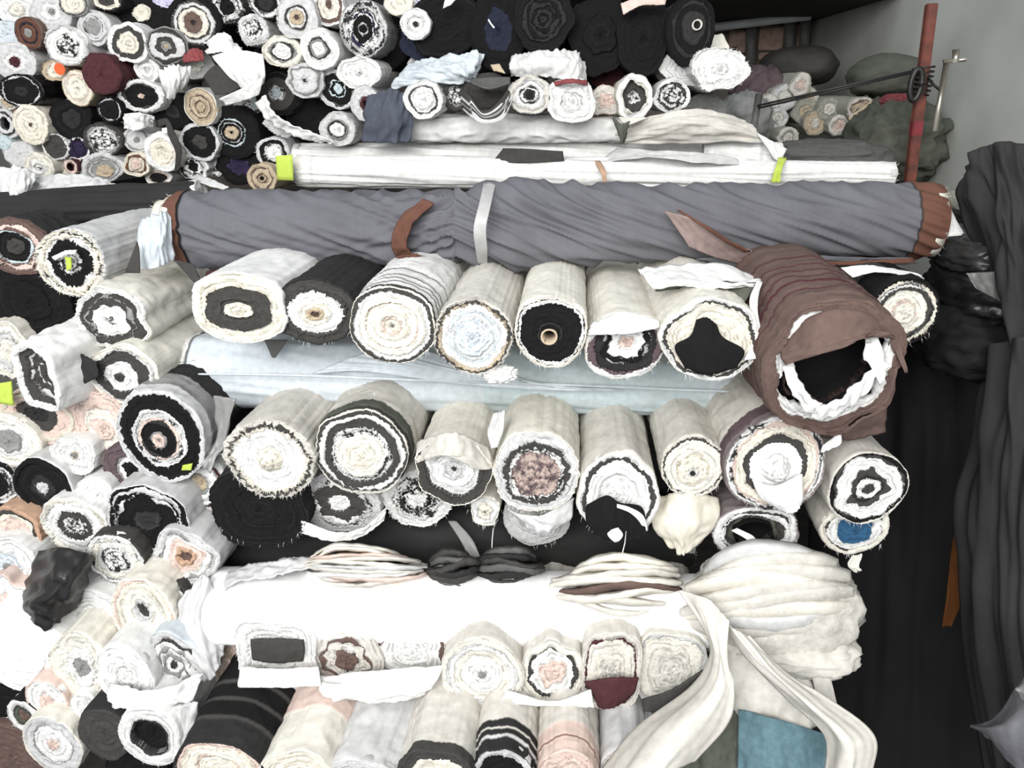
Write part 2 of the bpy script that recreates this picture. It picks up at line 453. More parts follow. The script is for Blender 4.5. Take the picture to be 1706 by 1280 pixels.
slab('ceiling', XL, XR, 3.4, YB, ZC, ZC + .12, solid('dark_roof_lining', (50, 50, 50), .9, scale=4, var=.15))
# bricks and posts of the back wall seen over the pile
wb = bpy.data.objects['wall_back']
brm = solid('brown_brick', (186, 160, 145), .9, scale=30, var=.15)
for (x0, x1, y0, y1) in ((1213, 1246, 50, 78), (1262, 1308, 43, 84), (1326, 1346, 38, 80), (1225, 1246, 78, 88), (1262, 1300, 88, 100), (1213, 1243, 92, 112)):
    a = P(x0, y1, YB - .02); b = P(x1, y0, YB - .02)
    o = box('brick', ((a.x + b.x) / 2, YB - .012, (a.z + b.z) / 2), (b.x - a.x, .05, b.z - a.z), brm, wb, bev=.006)
trm = solid('pale_painted_rail', (225, 230, 232), .5, scale=10, var=.08)
def bar3(name, p, q, w, m, parent=None):
    return tube(name, [p, q], w, m, parent, 8)
o = bar3('trim_1', P(1185, 46, YB - .25), P(1350, 26, YB - .25), .022, trm); o['kind'] = 'structure'
for i, (x, y0, y1) in enumerate(((1252, 42, 110), (1316, 34, 100), (1342, 34, 82))):
    o = bar3('trim_%d' % (i + 2), P(x, y0, YB - .1), P(x - 2, y1, YB - .1), .028, solid('grey_steel_upright', (112, 112, 110), .6, scale=20)); o['kind'] = 'structure'

# ------------------------------------------------------------------ things in the far right corner
blob('cushion_sack', 'big dark grey stuffed sack slumped in the far corner above the bagged rolls', 'sack', 1328, 112, 60, 34, 3.7, 'd', .25, .06, 2, 'smooth')
blob('cloth_bundle', 'faded pink and grey cloth bundle left of the small wrapped rolls', 'bundle', 1262, 165, 45, 55, 3.5, 'h', .22, .15, 3, 'body', folds=.1)
blob('cloth_bundle', 'grey dusty sack low beside the small wrapped rolls in the corner', 'bundle', 1238, 205, 45, 52, 3.3, 'g', .22, .12, 3, 'body', folds=.1)
blob('tarpaulin_bundle', 'olive grey tarpaulin heap leaning on the right wall behind the red post', 'tarpaulin', 1478, 128, 60, 38, 3.2, 'S', .2, .08, 2, 'smooth', folds=.06)
blob('tarpaulin_bundle', 'crumpled grey green tarpaulin heap under the red post', 'tarpaulin', 1490, 235, 72, 72, 2.95, 'S', .25, .16, 4, 'body', folds=.2)
blob('cloth_bundle', 'small grimy cloth with a red patch lying behind the red post', 'bundle', 1497, 172, 28, 16, 2.95, 'R', .1, .2, 4, 'body', folds=.2)
blob('tarpaulin_bundle', 'low dark grey heap between the wrapped rolls and the long white rolls', 'tarpaulin', 1375, 262, 110, 30, 2.6, 'G', .15, .1, 4, 'body', folds=.12)
sr = [(1334, 141, 19, 19, 'cream small roll on top of the wrapped heap with a pink centre', 'p.4 q1', 3.2),
      (1279, 177, 19, 21, 'pale small wrapped roll at the left end of the heap by the thin upright', 'l.5 q1', 3.2),
      (1308, 162, 22, 22, 'greyish small wrapped roll under the black rods', 'q.5 l1', 3.22),
      (1347, 163, 17, 17, 'small pinkish wrapped roll directly below the topmost cream one', 'b.6 q1', 3.25),
      (1296, 197, 18, 17, 'small round dusty white roll in the second row of the heap', 'q.6 l1', 3.15),
      (1343, 186, 24, 22, 'dusty beige small roll in the middle of the heap', 'b.5 E1', 3.25),
      (1382, 182, 19, 19, 'dusty small roll right of the middle of the heap', 'q.5 E1', 3.2),
      (1397, 209, 17, 17, 'small rose tinted roll low at the right of the heap', 'p.6 q1', 3.15),
      (1359, 205, 20, 20, 'small greyish roll in the lower middle of the heap', 'q.4 b1', 3.2),
      (1280, 218, 20, 18, 'small dim roll at the lower left of the heap', 'E.6 g1', 3.15),
      (1313, 229, 18, 17, 'small ringed roll at the bottom of the heap', 'q.5 g.6 q1', 3.05),
      (1436, 182, 24, 21, 'beige roll with loose fabric tail at the right end of the heap', 'b.7 n.75 q1', 3.1)]
for (x, y, a, b, lb, bd, Y) in sr:
    roll(x, y, a, b, Y, bd, lb, 'E', .5, group='small wrapped rolls heaped in the far corner', yaw=4, name='wrapped_roll', finish='body')
sheet('loose_cloth', 'pale fabric tail hanging from the beige roll in the far corner', 'cloth', [[(1414, 195, 3.05), (1455, 165, 3.06)], [(1414, 224, 3.04), (1440, 210, 3.05)]], 'b', 12, 10)
# steel post with its rods
redm = solid('red_oxide_steel', (122, 64, 50), .6, scale=25, var=.2, c2=(84, 46, 40))
blk = solid('black_steel', (34, 32, 32), .45, scale=20, var=.1); chrome = solid('dull_chrome', (190, 184, 172), .3, .8, 12, .12)
a = P(1552, 6, 2.6); b = P(1512, 330, 2.6)
post = thing('steel_post', 'red oxide painted square steel post leaning in the far right corner', 'post', (b.x, b.y, b.z))
d_ = (a - b); 
o = box('post_shaft', (0, 0, 0), (.030, .030, d_.length), redm, post, None, .003); o.location = d_ / 2; o.rotation_euler = d_.to_track_quat('Z', 'X').to_euler()
o = box('rust_patch', (0, 0, 0), (.032, .032, .05), solid('pink_primer', (128, 44, 52), .6), post, None, .003); o.location = d_ * .38; o.rotation_euler = d_.to_track_quat('Z', 'X').to_euler()
pc = P(1536, 130, 2.57); 
tube('wire_binding', [pc + Vector((.03 * math.cos(t), .03 * math.sin(t), -.05 + .0022 * t)) for t in np.linspace(0, 38, 150)], .003, blk, post, 6)
pc = P(1525, 141, 2.55)
tube('pulley_wheel', [pc + Vector((.016 * math.cos(t), -.004, .045 * math.sin(t))) for t in np.linspace(0, 6.3, 28)], .009, blk, post, 8)
for k, (x0, y0, x1, y1, lb) in enumerate(((1262, 176, 1534, 115, 'upper thin black rod running from the grey upright to the red post'), (1264, 180, 1528, 119, 'lower thin black rod running from the grey upright to the red post'))):
    tag(tube('steel_rod', [P(x0, y0, 2.72), P(x1, y1, 2.62)], .0035, blk), lb, 'rod')
tag(tube('upright_bar', [P(1265, 156, 2.74), P(1254, 222, 2.74)], .012, solid('grey_steel_upright', (112, 112, 110), .6)), 'short grey steel upright holding the left end of the black rods', 'post')
a = P(1577, 104, 2.55); b = P(1557, 218, 2.55)
clamp = thing('bar_clamp', 'chrome rod with a tee handle standing against the right wall', 'clamp', (b.x, b.y, b.z))
tube('rod', [b, a], .0085, chrome, clamp, 12); tube('tee_handle', [P(1571, 103, 2.54), P(1609, 99, 2.54)], .006, chrome, clamp, 8)
tube('screw', [P(1592, 104, 2.54), P(1593, 82, 2.54)], .010, chrome, clamp, 12)
tube('hook_wire', [P(1546, 130, 2.56), P(1556, 142, 2.55), P(1566, 150, 2.55), P(1572, 152, 2.55)], .004, blk, clamp, 6)

# ------------------------------------------------------------------ upper left stack (small roll ends)
T = 2.2
U = [ # x, y, rx, ry, dY, bands, label, body, kwargs
 (86, 20, 36, 30, 0, 'g.2 w.5 w1', 'blurry white roll with a grey eye at the top left of the upper stack', 'w', {}),
 (28, 16, 34, 26, .06, 'i.4 w1', 'plain white roll in the very top left corner', 'w', {}),
 (122, 6, 24, 20, -.03, 'c.84 g.92 d1', 'cream roll with thin dark rim cut by the top edge, left of black rolls', 'g', {}),
 (178, 2, 28, 17, 0, 'd.5 c.82 d.9 k1', 'dark centred roll with a cream ring cut by the top edge', 'k', {}),
 (240, 26, 44, 44, .05, 'c.32/-6 k1', 'black roll with a small cream polygon centre near the top edge', 'k', dict(off=(-2, -6))),
 (322, 38, 46, 45, -.04, 'd.1 n.36 c.56 d.62 w.76 d.85 k1', 'black roll with brown centre and white rings near the top edge', 'k', dict(wob=.5)),
 (300, 0, 46, 14, .05, 'V1', 'pale lilac roll cut by the top edge', 'V', {}),
 (47, 55, 24, 26, -.02, 'g.3 r.6 z.7 r1', 'rust red and navy roll on the far left of the upper stack', 'n', dict(yaw=-6, wob=.4)),
 (8, 55, 26, 20, .03, 'e1', 'bluish white crumpled roll at the left edge beside the rust roll', 'e', {}),
 (111, 76, 35, 33, -.04, 's.55 w.95 l1', 'white roll with a black and white crumpled centre below the blurry white roll', 'w', dict(jag=1.5)),
 (157, 46, 26, 28, -.02, 'g.5 l.6 d.66 w.8 l1', 'roll with an oval grey centre between the cream and the black topped rolls', 'l', dict(off=(-2, -2))),
 (213, 72, 33, 33, -.03, 'c.56 d.82 w1', 'roll with a round cream centre in a dark ring', 'w', {}),
 (277, 77, 33, 32, -.05, 'b.14 g.25 d.52 w.8 d.9 d1', 'roll with a grey core, white star ring and dark rim', 'g', dict(wob=1.4)),
 (24, 103, 36, 31, -.02, 'm.26 w.5 w1', 'lumpy white roll with a mauve centre at the left edge', 'w', dict(wob=1.6)),
 (85, 142, 40, 34, .08, 'k1', 'plain black roll sunk behind the cream and the orange tagged rolls', 'k', {}),
 (90, 118, 20, 17, -.03, 'c.7 b1', 'small cream scrap roll carrying a round orange tag', 'b', dict(wob=2)),
 (169, 123, 30, 34, -.07, 'm1', 'maroon wound roll in the middle of the upper left stack', 'm', dict(wob=1.1, yaw=3)),
 (212, 108, 36, 34, .04, 'i.5 w1', 'off-white roll behind the maroon roll', 'i', {}),
 (129, 147, 24, 29, -.05, 'n.07 c.7 p.8 c1', 'cream roll with pink rings and a dark pinhole left of the maroon roll', 'b', dict(wob=.4, L=.4)),
 (245, 117, 20, 20, -.01, 'l.3 w.6 w1', 'small white roll with faint rings right of the maroon roll', 'w', {}),
 (318, 106, 38, 24, .03, 'i.6 w1', 'white roll under the red scrap', 'i', dict(wob=1.6)),
 (235, 160, 38, 26, -.03, 'p.15 k.72 d.8 w1', 'flattened black roll in a light wrapper below the small white ringed roll', 'w', dict(wob=1.)),
 (182, 183, 21, 20, -.06, 'k.8 w.9 k1', 'small black roll with a white arc', 'k', {}),
 (215, 205, 40, 26, .05, 'l.4 w1', 'crumpled white roll under the two dark ovals', 'w', dict(wob=2)),
 (118, 198, 34, 33, -.03, 'D.5 k1', 'large black roll right of the big cream end', 'k', {}),
 (36, 152, 36, 28, -.04, 'D.3 k.82 w.88 k1', 'glossy black roll with a thin white outline at the left edge', 'k', dict(finish='plastic')),
 (12, 170, 24, 18, .0, 'b.5 w.7 n1', 'brown and cream striped roll half hidden under the glossy black roll', 'n', {}),
 (51, 208, 28, 32, -.05, 'n.1 c.8 c1', 'big cream roll end with a small brown hole at the left', 'c', dict(wob=.4)),
 (9, 206, 20, 24, -.01, 'X.45 w.7 d.8 w1', 'roll with a round dark hole at the left edge', 'w', {}),
 (93, 245, 22, 21, -.03, 'd.92 w1', 'flat dark grey round roll below the large black roll', 'l', {}),
 (6, 238, 12, 12, -.02, 't1', 'tiny mint green roll at the left edge', 't', {}),
 (131, 248, 19, 19, -.03, 'v.5 k.6 v.85 s1', 'small violet black roll left of the marbled roll', 'v', {}),
 (171, 233, 34, 26, -.04, 's.7 l.78 g.85 d1', 'marbled black and white roll in the lower upper stack', 'd', dict(jag=2, wob=1.5)),
 (32, 257, 26, 20, -.02, 'w1', 'small plain white roll below the big cream end', 'w', dict(wob=1.6)),
 (64, 279, 24, 23, -.05, 's.3 w.5 l.55 i1', 'small white roll with a mottled centre at the bottom of the upper stack', 'i', {}),
 (96, 272, 26, 24, .0, 'i.5 i1', 'ivory roll behind the small mauve cardboard tube', 'i', {}),
 (118, 278, 11, 12, -.06, 'X.5 m.6 p1', 'small mauve cardboard tube at the bottom of the upper stack', 'm', {}),
 (170, 280, 35, 25, -.04, 'b.4 g.62 l.7 g.8 l1', 'grey green and cream swirled roll at the bottom of the upper stack', 'l', dict(off=(6, 8), wob=1.3)),
 (228, 233, 23, 20, -.03, 'g.22 w.8 g.9 w1', 'white roll with a grey slit right of the marbled roll', 'w', {}),
 (271, 254, 29, 33, -.06, 'c.3 c.7 w1', 'round cream roll end low in the upper stack', 'i', dict(wob=.8)),
 (227, 274, 22, 20, -.05, 'p.4 c.7 r.74 c1', 'small cream roll with pink swirls left of the round cream end', 'c', dict(wob=1.6)),
 (334, 178, 27, 31, -.05, 'b.3 n.35 b.6 n.64 b1', 'beige wound oval roll with brown rings', 'w', dict(wob=.9)),
 (287, 186, 32, 30, .02, 'D.4 k1', 'matt black roll left of the beige oval', 'k', {}),
 (333, 236, 32, 30, -.04, 'd.4 k.86 w1', 'dark oval roll in a thin white wrapper below the beige oval', 'l', {}),
 (295, 222, 26, 30, .04, 'd1', 'dark grey roll behind the white square scrap', 'd', {}),
 (322, 277, 24, 22, -.03, 'k.4 s.7 w.85 s1', 'small torn black and white roll at the foot of the upper stack', 'l', dict(wob=2)),
 (264, 296, 22, 14, -.02, 'k.6 p.75 w1', 'half hidden black roll with pink white rim below the round cream end', 'w', {}),
 (378, 12, 27, 27, -.03, 'k.5 w.56 s.75 w.8 s1', 'black flecked roll at the top edge right of the brown centred roll', 'd', {}),
 (443, 5, 28, 24, -.03, 'D.5 k.65 w.72 s1', 'charcoal roll with white rings cut by the top edge', 'd', {}),
 (408, 30, 30, 30, .05, 's.8 d1', 'grey flecked roll squeezed between the flecked and the charcoal rolls', 'd', {}),
 (494, 29, 34, 37, -.05, 'n.13 b.36 w.5 d.56 w1', 'big white roll with a tan core and a scalloped dark ring', 'w', dict(wob=.8)),
 (548, 10, 26, 34, -.02, 'n.2 c.55 i.7 n.88 w1', 'roll with cream centre and brown crescent ring at the top edge', 'w', dict(off=(0, -4))),
 (605, 48, 40, 47, -.05, 'k.16 s.24 k.46 w.5 v.56 s.72 w.78 s.92 l1', 'large roll of many scalloped black and white rings', 'g', dict(wob=1.1, jag=1.5)),
 (640, 60, 44, 60, .08, 'k1', 'black roll behind the many ringed roll', 'k', {}),
 (422, 50, 25, 26, -.04, 's.72 w.8 l1', 'roll with a crumpled black and white centre and white wrapper', 'l', dict(jag=2)),
 (470, 86, 33, 26, -.04, 'w.48 d.62 g.68 i1', 'ivory roll with a white heart in a wavy dark ring', 'i', dict(wob=1.1)),
 (532, 82, 32, 34, -.07, 'w.36 g.46 d.56 w1', 'white roll with a narrow grey and dark inner ring', 'w', dict(wob=1.1, off=(-3, -2))),
 (508, 134, 31, 29, -.05, 'd.1 l.2 w.75 g.82 l1', 'lumpy light roll with a dark nick below the white ringed rolls', 'l', dict(wob=1.7)),
 (563, 148, 32, 34, -.03, 't.25 k.4 t.45 k.78 d.85 w1', 'black roll with teal threads in a pale wrapper', 'l', dict(wob=1.4)),
 (598, 121, 37, 27, -.05, 's.15 w.8 w1', 'smeared plain white roll below the large many ringed roll', 'w', {}),
 (609, 172, 24, 30, -.06, 'k.16 m.36 g.42 w1', 'white roll with a maroon core at the right end of the stack', 'w', {}),
 (562, 216, 30, 28, -.06, 'w.42 d.54 g.6 l1', 'lilac grey roll with a white disc in a black ring', 'l', dict(wob=.4)),
 (462, 158, 36, 36, .02, 't.2 s.4 d.8 k1', 'dark roll with grey blue scraps above the white swoosh cloth', 'd', dict(off=(-2, -4))),
 (520, 200, 42, 36, .06, 'k1', 'plain dark roll behind the white swoosh cloth', 'd', {}),
 (387, 221, 46, 42, -.02, 'k.06 b.26 d.3 k.36 l.4 k.5 t.53 k1', 'large black roll with a beige core and thin white rings', 'k', dict(off=(-2, 0), wob=.5)),
 (410, 172, 28, 24, .03, 's.4 t.6 w.8 d1', 'layered teal and white roll above the black roll with the beige core', 'l', dict(wob=1.4)),
 (436, 297, 24, 24, -.06, 'k.14 b.3 n.34 b.7 n.76 b1', 'taupe roll with a dark pinhole beside the lime tag', 'b', dict(wob=1.1)),
 (454, 254, 28, 25, -.02, 'w.45 s.6 k.85 w1', 'dark roll with an off centre white core above the taupe roll', 'w', dict(off=(5, 0))),
 (398, 278, 36, 30, .0, 'v.5 k1', 'black tangled roll right of the torn black and white roll', 'k', dict(wob=2)),
 (357, 268, 20, 26, .01, 'l.5 s1', 'white rag roll wedged left of the black tangled roll', 'w', dict(wob=2)),
 (378, 140, 40, 40, .05, 'd1', 'dark grey roll under the folded white cloth', 'd', {}),
 (478, 265, 30, 40, .05, 'd1', 'dark roll behind the lime tag', 'd', {}),
 (664, 6, 24, 20, -.03, 'c1', 'cream roll cut by the top edge above the white roll', 'c', {}),
 (708, 2, 24, 18, -.02, 's.4 V.6 w1', 'white roll with lilac threads cut by the top edge', 'w', {}),
 (692, 40, 25, 26, -.07, 'd.18 w.5 l.55 w1', 'white roll with a small dark centre beside the black rolls', 'w', dict(wob=.6)),
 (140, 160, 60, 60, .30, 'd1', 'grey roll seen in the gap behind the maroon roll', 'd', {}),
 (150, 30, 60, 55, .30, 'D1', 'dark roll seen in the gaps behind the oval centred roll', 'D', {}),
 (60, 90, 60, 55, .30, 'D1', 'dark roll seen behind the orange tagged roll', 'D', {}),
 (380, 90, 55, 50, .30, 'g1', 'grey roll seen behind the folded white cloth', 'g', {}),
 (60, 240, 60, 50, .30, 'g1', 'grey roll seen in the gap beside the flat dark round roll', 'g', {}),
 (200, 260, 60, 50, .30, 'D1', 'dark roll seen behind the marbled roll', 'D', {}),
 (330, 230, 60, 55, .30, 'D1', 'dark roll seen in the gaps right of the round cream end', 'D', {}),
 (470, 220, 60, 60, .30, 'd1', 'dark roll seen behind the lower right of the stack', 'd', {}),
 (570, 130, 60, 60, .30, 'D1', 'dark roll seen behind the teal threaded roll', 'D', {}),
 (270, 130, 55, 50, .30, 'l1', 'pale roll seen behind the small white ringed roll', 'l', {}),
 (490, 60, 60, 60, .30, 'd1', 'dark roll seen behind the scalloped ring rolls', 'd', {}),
]
for ui_, (x, y, a, b, dy, bd, lb, bo, kw) in enumerate(U):
    if ui_ % 5 not in (1, 4): bd = ' '.join('N' + t_[1:] if t_[0] == 'w' and float(t_[1:].split('/')[0]) > .5 else t_ for t_ in bd.split()); bo = 'N' if bo == 'w' else bo  # most whites greyed here: the far stack's dimmer light is put into the colour
    kw = dict(kw); kw.setdefault('L', .28); kw.setdefault('wob', 1.); kw.setdefault('fray', .8 if dy < .2 else 0)
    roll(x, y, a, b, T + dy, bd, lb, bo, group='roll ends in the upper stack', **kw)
def tagpaper(name, label, cat, pts, Y, col, nu=6, nv=6, **kw):
    return sheet(name, label, cat, [[(pts[0][0], pts[0][1], Y), (pts[1][0], pts[1][1], Y)], [(pts[3][0], pts[3][1], Y), (pts[2][0], pts[2][1], Y)]], col, nu, nv, .001, (1, 2), 'smooth', .0015, **kw)
tagpaper('paper_tag', 'lime green paper tag hanging at the end of the long white rolls', 'tag', [(459, 260), (487, 258), (489, 301), (462, 300)], 1.98, 'y')
def disc(label, x, y, r, Y, col, name='paper_tag', cat='tag'):
    c = P(x, y, Y); rr = (P(x + r, y, Y) - c).length; n = 28
    V = []
    for yy in (0, .002):
        V.append((0, yy, 0)); V += [(rr * math.cos(6.2832 * k / n) * (.96 + .06 * math.sin(3.1 * k)), yy, rr * math.sin(6.2832 * k / n)) for k in range(n)]
    F = [(0, 1 + (k + 1) % n, 1 + k) for k in range(n)] + [(n + 1, n + 2 + k, n + 2 + (k + 1) % n) for k in range(n)] + [(1 + k, 1 + (k + 1) % n, n + 2 + (k + 1) % n, n + 2 + k) for k in range(n)]
    o = mesh(name, V, F, np.repeat(LIN[col][None], len(V), 0), fabric('smooth'), None, False); o.location = c; return tag(o, label, cat)
disc('round orange paper tag on the small cream scrap roll', 99, 115, 9, T - .07, 'O')
tagpaper('cloth_scrap', 'small square white scrap on the dark grey roll', 'scrap', [(269, 214), (279, 212), (283, 220), (272, 224)], T - .08, 'W')
S = sheet
S('loose_cloth', 'folded white cloth flap draped over rolls at the centre of the upper stack', 'cloth', [[(352, 92, T - .06), (400, 84, T - .09), (438, 90, T - .08)], [(372, 118, T - .09), (405, 120, T - .11), (442, 122, T - .09)], [(402, 148, T - .09), (422, 150, T - .1), (440, 140, T - .08)]], 'w', 30, 24, .006)
S('loose_cloth', 'white lower fold of the cloth flap above the layered teal roll', 'cloth', [[(365, 165, T - .09), (402, 148, T - .11), (440, 128, T - .10)], [(378, 176, T - .08), (412, 166, T - .1), (432, 158, T - .09)]], 'w', 24, 10, .004)
S('loose_cloth', 'flat dark grey cloth corner beside the folded white flap', 'cloth', [[(338, 128, T - .07), (352, 112, T - .07), (362, 108, T - .07)], [(358, 158, T - .08), (385, 155, T - .08), (400, 145, T - .08)]], 'd', 16, 16, .002)
S('loose_cloth', 'crumpled white cloth left of the beige wound oval', 'cloth', [[(262, 118, T - .07), (290, 108, T - .09), (318, 112, T - .06)], [(268, 138, T - .1), (292, 132, T - .12), (316, 134, T - .08)], [(276, 158, T - .08), (286, 166, T - .09), (300, 146, T - .07)]], 'w', 26, 24, .01)
S('loose_cloth', 'red and rose scrap of cloth lying on the white roll in the upper stack', 'cloth', [[(306, 92, T - .05), (322, 80, T - .06), (338, 84, T - .05)], [(304, 102, T - .07), (322, 102, T - .08), (340, 100, T - .06)]], 'R', 20, 14, .008)
S('loose_cloth', 'white cloth with torn grey edge under the charcoal roll', 'cloth', [[(338, 72, T - .03), (372, 54, T - .06), (400, 80, T - .04)], [(344, 90, T - .05), (375, 86, T - .08), (410, 88, T - .05)]], 'w', 24, 16, .008)
S('loose_cloth', 'long white swoosh of cloth curving under the dark scrap roll', 'cloth', [[(424, 172, T - .07), (446, 200, T - .1), (480, 222, T - .1), (520, 236, T - .09), (552, 240, T - .08)], [(442, 158, T - .09), (458, 190, T - .13), (488, 210, T - .12), (525, 224, T - .11), (556, 238, T - .09)]], 'w', 60, 12, .006, (2, 16))
S('loose_cloth', 'white cloth fold tucked beneath the swoosh', 'cloth', [[(436, 205, T - .04), (455, 222, T - .05), (478, 232, T - .05)], [(444, 196, T - .05), (462, 212, T - .06), (486, 226, T - .06)]], 'l', 20, 8, .004)
S('wrapping_band', 'dark grey strap of fabric curling down from the matt black roll', 'cloth', [[(262, 200, T - .08), (278, 198, T - .1), (290, 220, T - .1), (302, 250, T - .09), (298, 285, T - .07)], [(264, 212, T - .08), (276, 208, T - .1), (280, 226, T - .1), (292, 254, T - .09), (290, 288, T - .07)]], 'd', 40, 8, .002)
S('loose_cloth', 'white cloth over the small black roll with the arc', 'cloth', [[(205, 190, T - .08), (232, 188, T - .1), (258, 196, T - .07)], [(206, 214, T - .07), (228, 218, T - .09), (254, 206, T - .06)]], 'w', 24, 14, .009)

# ------------------------------------------------------------------ upper middle: black rolls and white wrapped rolls
K = [
 (742, 42, 62, 56, 2.16, 'k1', 'big black roll right of the white roll with the small dark centre', 'k', {}),
 (700, 66, 34, 36, 2.2, 'z1', 'navy black roll under the white roll with the small dark centre', 'z', {}),
 (830, 50, 46, 74, 2.14, 'z.5 k1', 'tall black roll with a tiny white thread between two bigger ones', 'k', {}),
 (905, 32, 50, 56, 2.08, 'D.12 k.2 D.3 k.4 D.5 k.6 D.7 k1', 'black roll with shiny spiral rings at the top centre', 'k', dict(wob=1.3)),
 (1000, 58, 54, 66, 2.12, 'k.5 k1', 'wide black roll right of the spiral ringed black roll', 'k', dict(wob=1.5)),
 (1072, 62, 44, 66, 2.1, 'k1', 'black roll with a puckered top near the hollow core', 'k', dict(wob=1.5)),
 (1150, 50, 42, 58, 2.06, 'D.5 k.7 D.8 k1', 'black roll with a cream cardboard core at the right of the black rolls', 'k', dict(off=(10, -8), core=('q', .2, -.01), wob=.6)),
 (1128, 100, 40, 44, 2.14, 'd1', 'dark grey roll below the black roll with the cardboard core', 'd', {}),
 (850, 112, 60, 40, 2.24, 'k1', 'low black roll behind the yellow paper tag', 'k', {}),
 (1010, 125, 60, 40, 2.24, 'm.5 k1', 'low dark roll behind the pale open tube', 'k', {}),
]
for (x, y, a, b, Y, bd, lb, bo, kw) in K:
    roll(x, y, a, b, Y, bd, lb, bo, group='black rolls at the top', L=.5, **kw)
tag(tube('thread', [P(814, 33, 2.1), P(818, 40, 2.09), P(823, 46, 2.1)], .0022, fabric('body'), None, 6, col='w'), 'short white thread on the tall black roll', 'thread')
S('loose_cloth', 'white corner of cloth poking over the black rolls at the top', 'cloth', [[(742, -4, 2.1), (764, -6, 2.1)], [(738, 14, 2.09), (752, 8, 2.1)]], 'w', 10, 8, .002)
S('loose_cloth', 'pinkish cloth edge over the black rolls at the top centre', 'cloth', [[(1034, 6, 2.06), (1060, -2, 2.05), (1110, 0, 2.05)], [(1038, 24, 2.05), (1070, 8, 2.04), (1108, 8, 2.05)]], 'p', 24, 12, .004)
roll(700, 118, 22, 30, 2.24, 'l.5 w1', 'white roll end behind the first white roll of the middle row', 'w', group='white wrapped rolls')
S('loose_cloth', 'pale bluish white cloth draped left of the yellow paper tag', 'cloth', [[(688, 98, 2.17), (740, 96, 2.12), (790, 86, 2.1), (808, 90, 2.12)], [(660, 130, 2.16), (720, 118, 2.08), (775, 112, 2.06), (800, 122, 2.1)], [(642, 152, 2.16), (700, 140, 2.1), (770, 140, 2.08), (790, 138, 2.12)]], 'e', 50, 34, .014, (4, 9), shear=-.4)
S('loose_cloth', 'quilted off-white cloth bundle over the ringed rolls of the middle row', 'cloth', [[(852, 92, 2.14), (900, 84, 2.08), (955, 84, 2.1), (968, 96, 2.14)], [(848, 110, 2.1), (905, 104, 2.03), (960, 106, 2.05), (974, 112, 2.12)], [(852, 128, 2.12), (905, 128, 2.06), (955, 136, 2.06), (978, 140, 2.12)]], 'w', 50, 30, .008, (3, 26))
roll(1150, 112, 50, 32, 2.12, 'w1', 'white fabric roll bulging behind the white fringe', 'w', group='white wrapped rolls', wob=1.5)
roll(1200, 115, 44, 38, 2.02, 'w.3 W.6 w1', 'fluffy white roll with a combed fringe left of the back window bars', 'w', group='white wrapped rolls', jag=3, fray=3., wob=1.4)
S('loose_cloth', 'pale lime cloth peak on top of the fluffy white roll', 'cloth', [[(1188, 58, 2.2), (1204, 56, 2.2)], [(1182, 80, 2.18), (1216, 80, 2.18)]], 'i', 12, 10, .004)
S('paper_tag', 'crumpled yellowish paper tag between the black rolls and the middle row', 'tag', [[(817, 108, 2.05), (832, 106, 2.05)], [(822, 116, 2.04), (842, 122, 2.04)]], 'b', 10, 8, .003)
M_ = [
 (705, 166, 32, 32, 2.05, 'w.5 w.68 d.76 w1', 'white roll with a broken dark ring at the left of the middle row', 'w', dict(wob=.9)),
 (760, 160, 24, 26, 2.1, 's.6 g.7 d1', 'crumpled dark and grey roll second in the middle row', 'd', dict(wob=1.6)),
 (882, 158, 35, 33, 2.04, 'D.16 d.3 w.4 d.46 w.7 l.75 q1', 'ivory roll with nested dark star rings in the middle row', 'l', dict(wob=1.2)),
 (810, 152, 40, 30, 2.1, 'd1', 'dark brownish roll above the sagging dark fold', 'd', {}),
 (952, 169, 39, 34, 2.03, 'w.4 l.45 w.8 w1', 'boxy white roll with a red trimmed top in the middle row', 'w', dict(sq=3.2, wob=1.4)),
 (1057, 162, 31, 38, 2.04, 's.35/40 d.66/20 q.74 w1', 'pale open tube with a crumpled grey filling', 'q', dict(wob=1.5)),
 (1120, 160, 29, 29, 2.04, 's.7 d.82 w1', 'speckled roll with a round dark rim right of the pale open tube', 'l', dict(jag=2)),
 (1010, 168, 30, 24, 2.12, 'p.5 q1', 'pinkish crumpled roll left of the pale open tube', 'p', dict(wob=2)),
 (1175, 180, 36, 24, 2.2, 'g1', 'grey roll behind the speckled roll', 'g', {}),
]
for (x, y, a, b, Y, bd, lb, bo, kw) in M_:
    roll(x, y, a, b, Y, bd, lb, bo, group='roll ends in the row above the long white rolls', L=.4, **kw)
sw = thing('folded_fabric', 'dark folded fabric sagging in a swag with grey layered edges', 'fabric', P(810, 200, 2.03))
for k, (dy, c, dx) in enumerate(((0, 'd', 0), (7, 'l', 2), (12, 'd', 3), (16, 'g', 4), (21, 'd', 5), (26, 'l', 6))):
    S('layer', None, None, [[(768 + dx, 148 + dy, 2.06 - k * .004), (782 + dx, 160 + dy, 2.0 - k * .004), (806, 186 + dy * .5, 1.99 - k * .004), (834, 166 + dy, 2.01 - k * .004), (852, 136 + dy * .8, 2.06 - k * .004)],
                            [(764 + dx, 156 + dy, 2.06 - k * .004), (780 + dx, 170 + dy, 2.0 - k * .004), (806, 193 + dy * .5, 1.99 - k * .004), (838, 172 + dy, 2.01 - k * .004), (856, 142 + dy * .8, 2.06 - k * .004)]], c, 40, 6, .001, thick=.006, parent=sw)
S('upper_fold', None, None, [[(782, 132, 2.05), (815, 128, 2.03), (850, 128, 2.05)], [(786, 136, 2.0), (815, 147, 1.98), (850, 138, 2.02)]], 'G', 30, 10, .001, parent=sw)
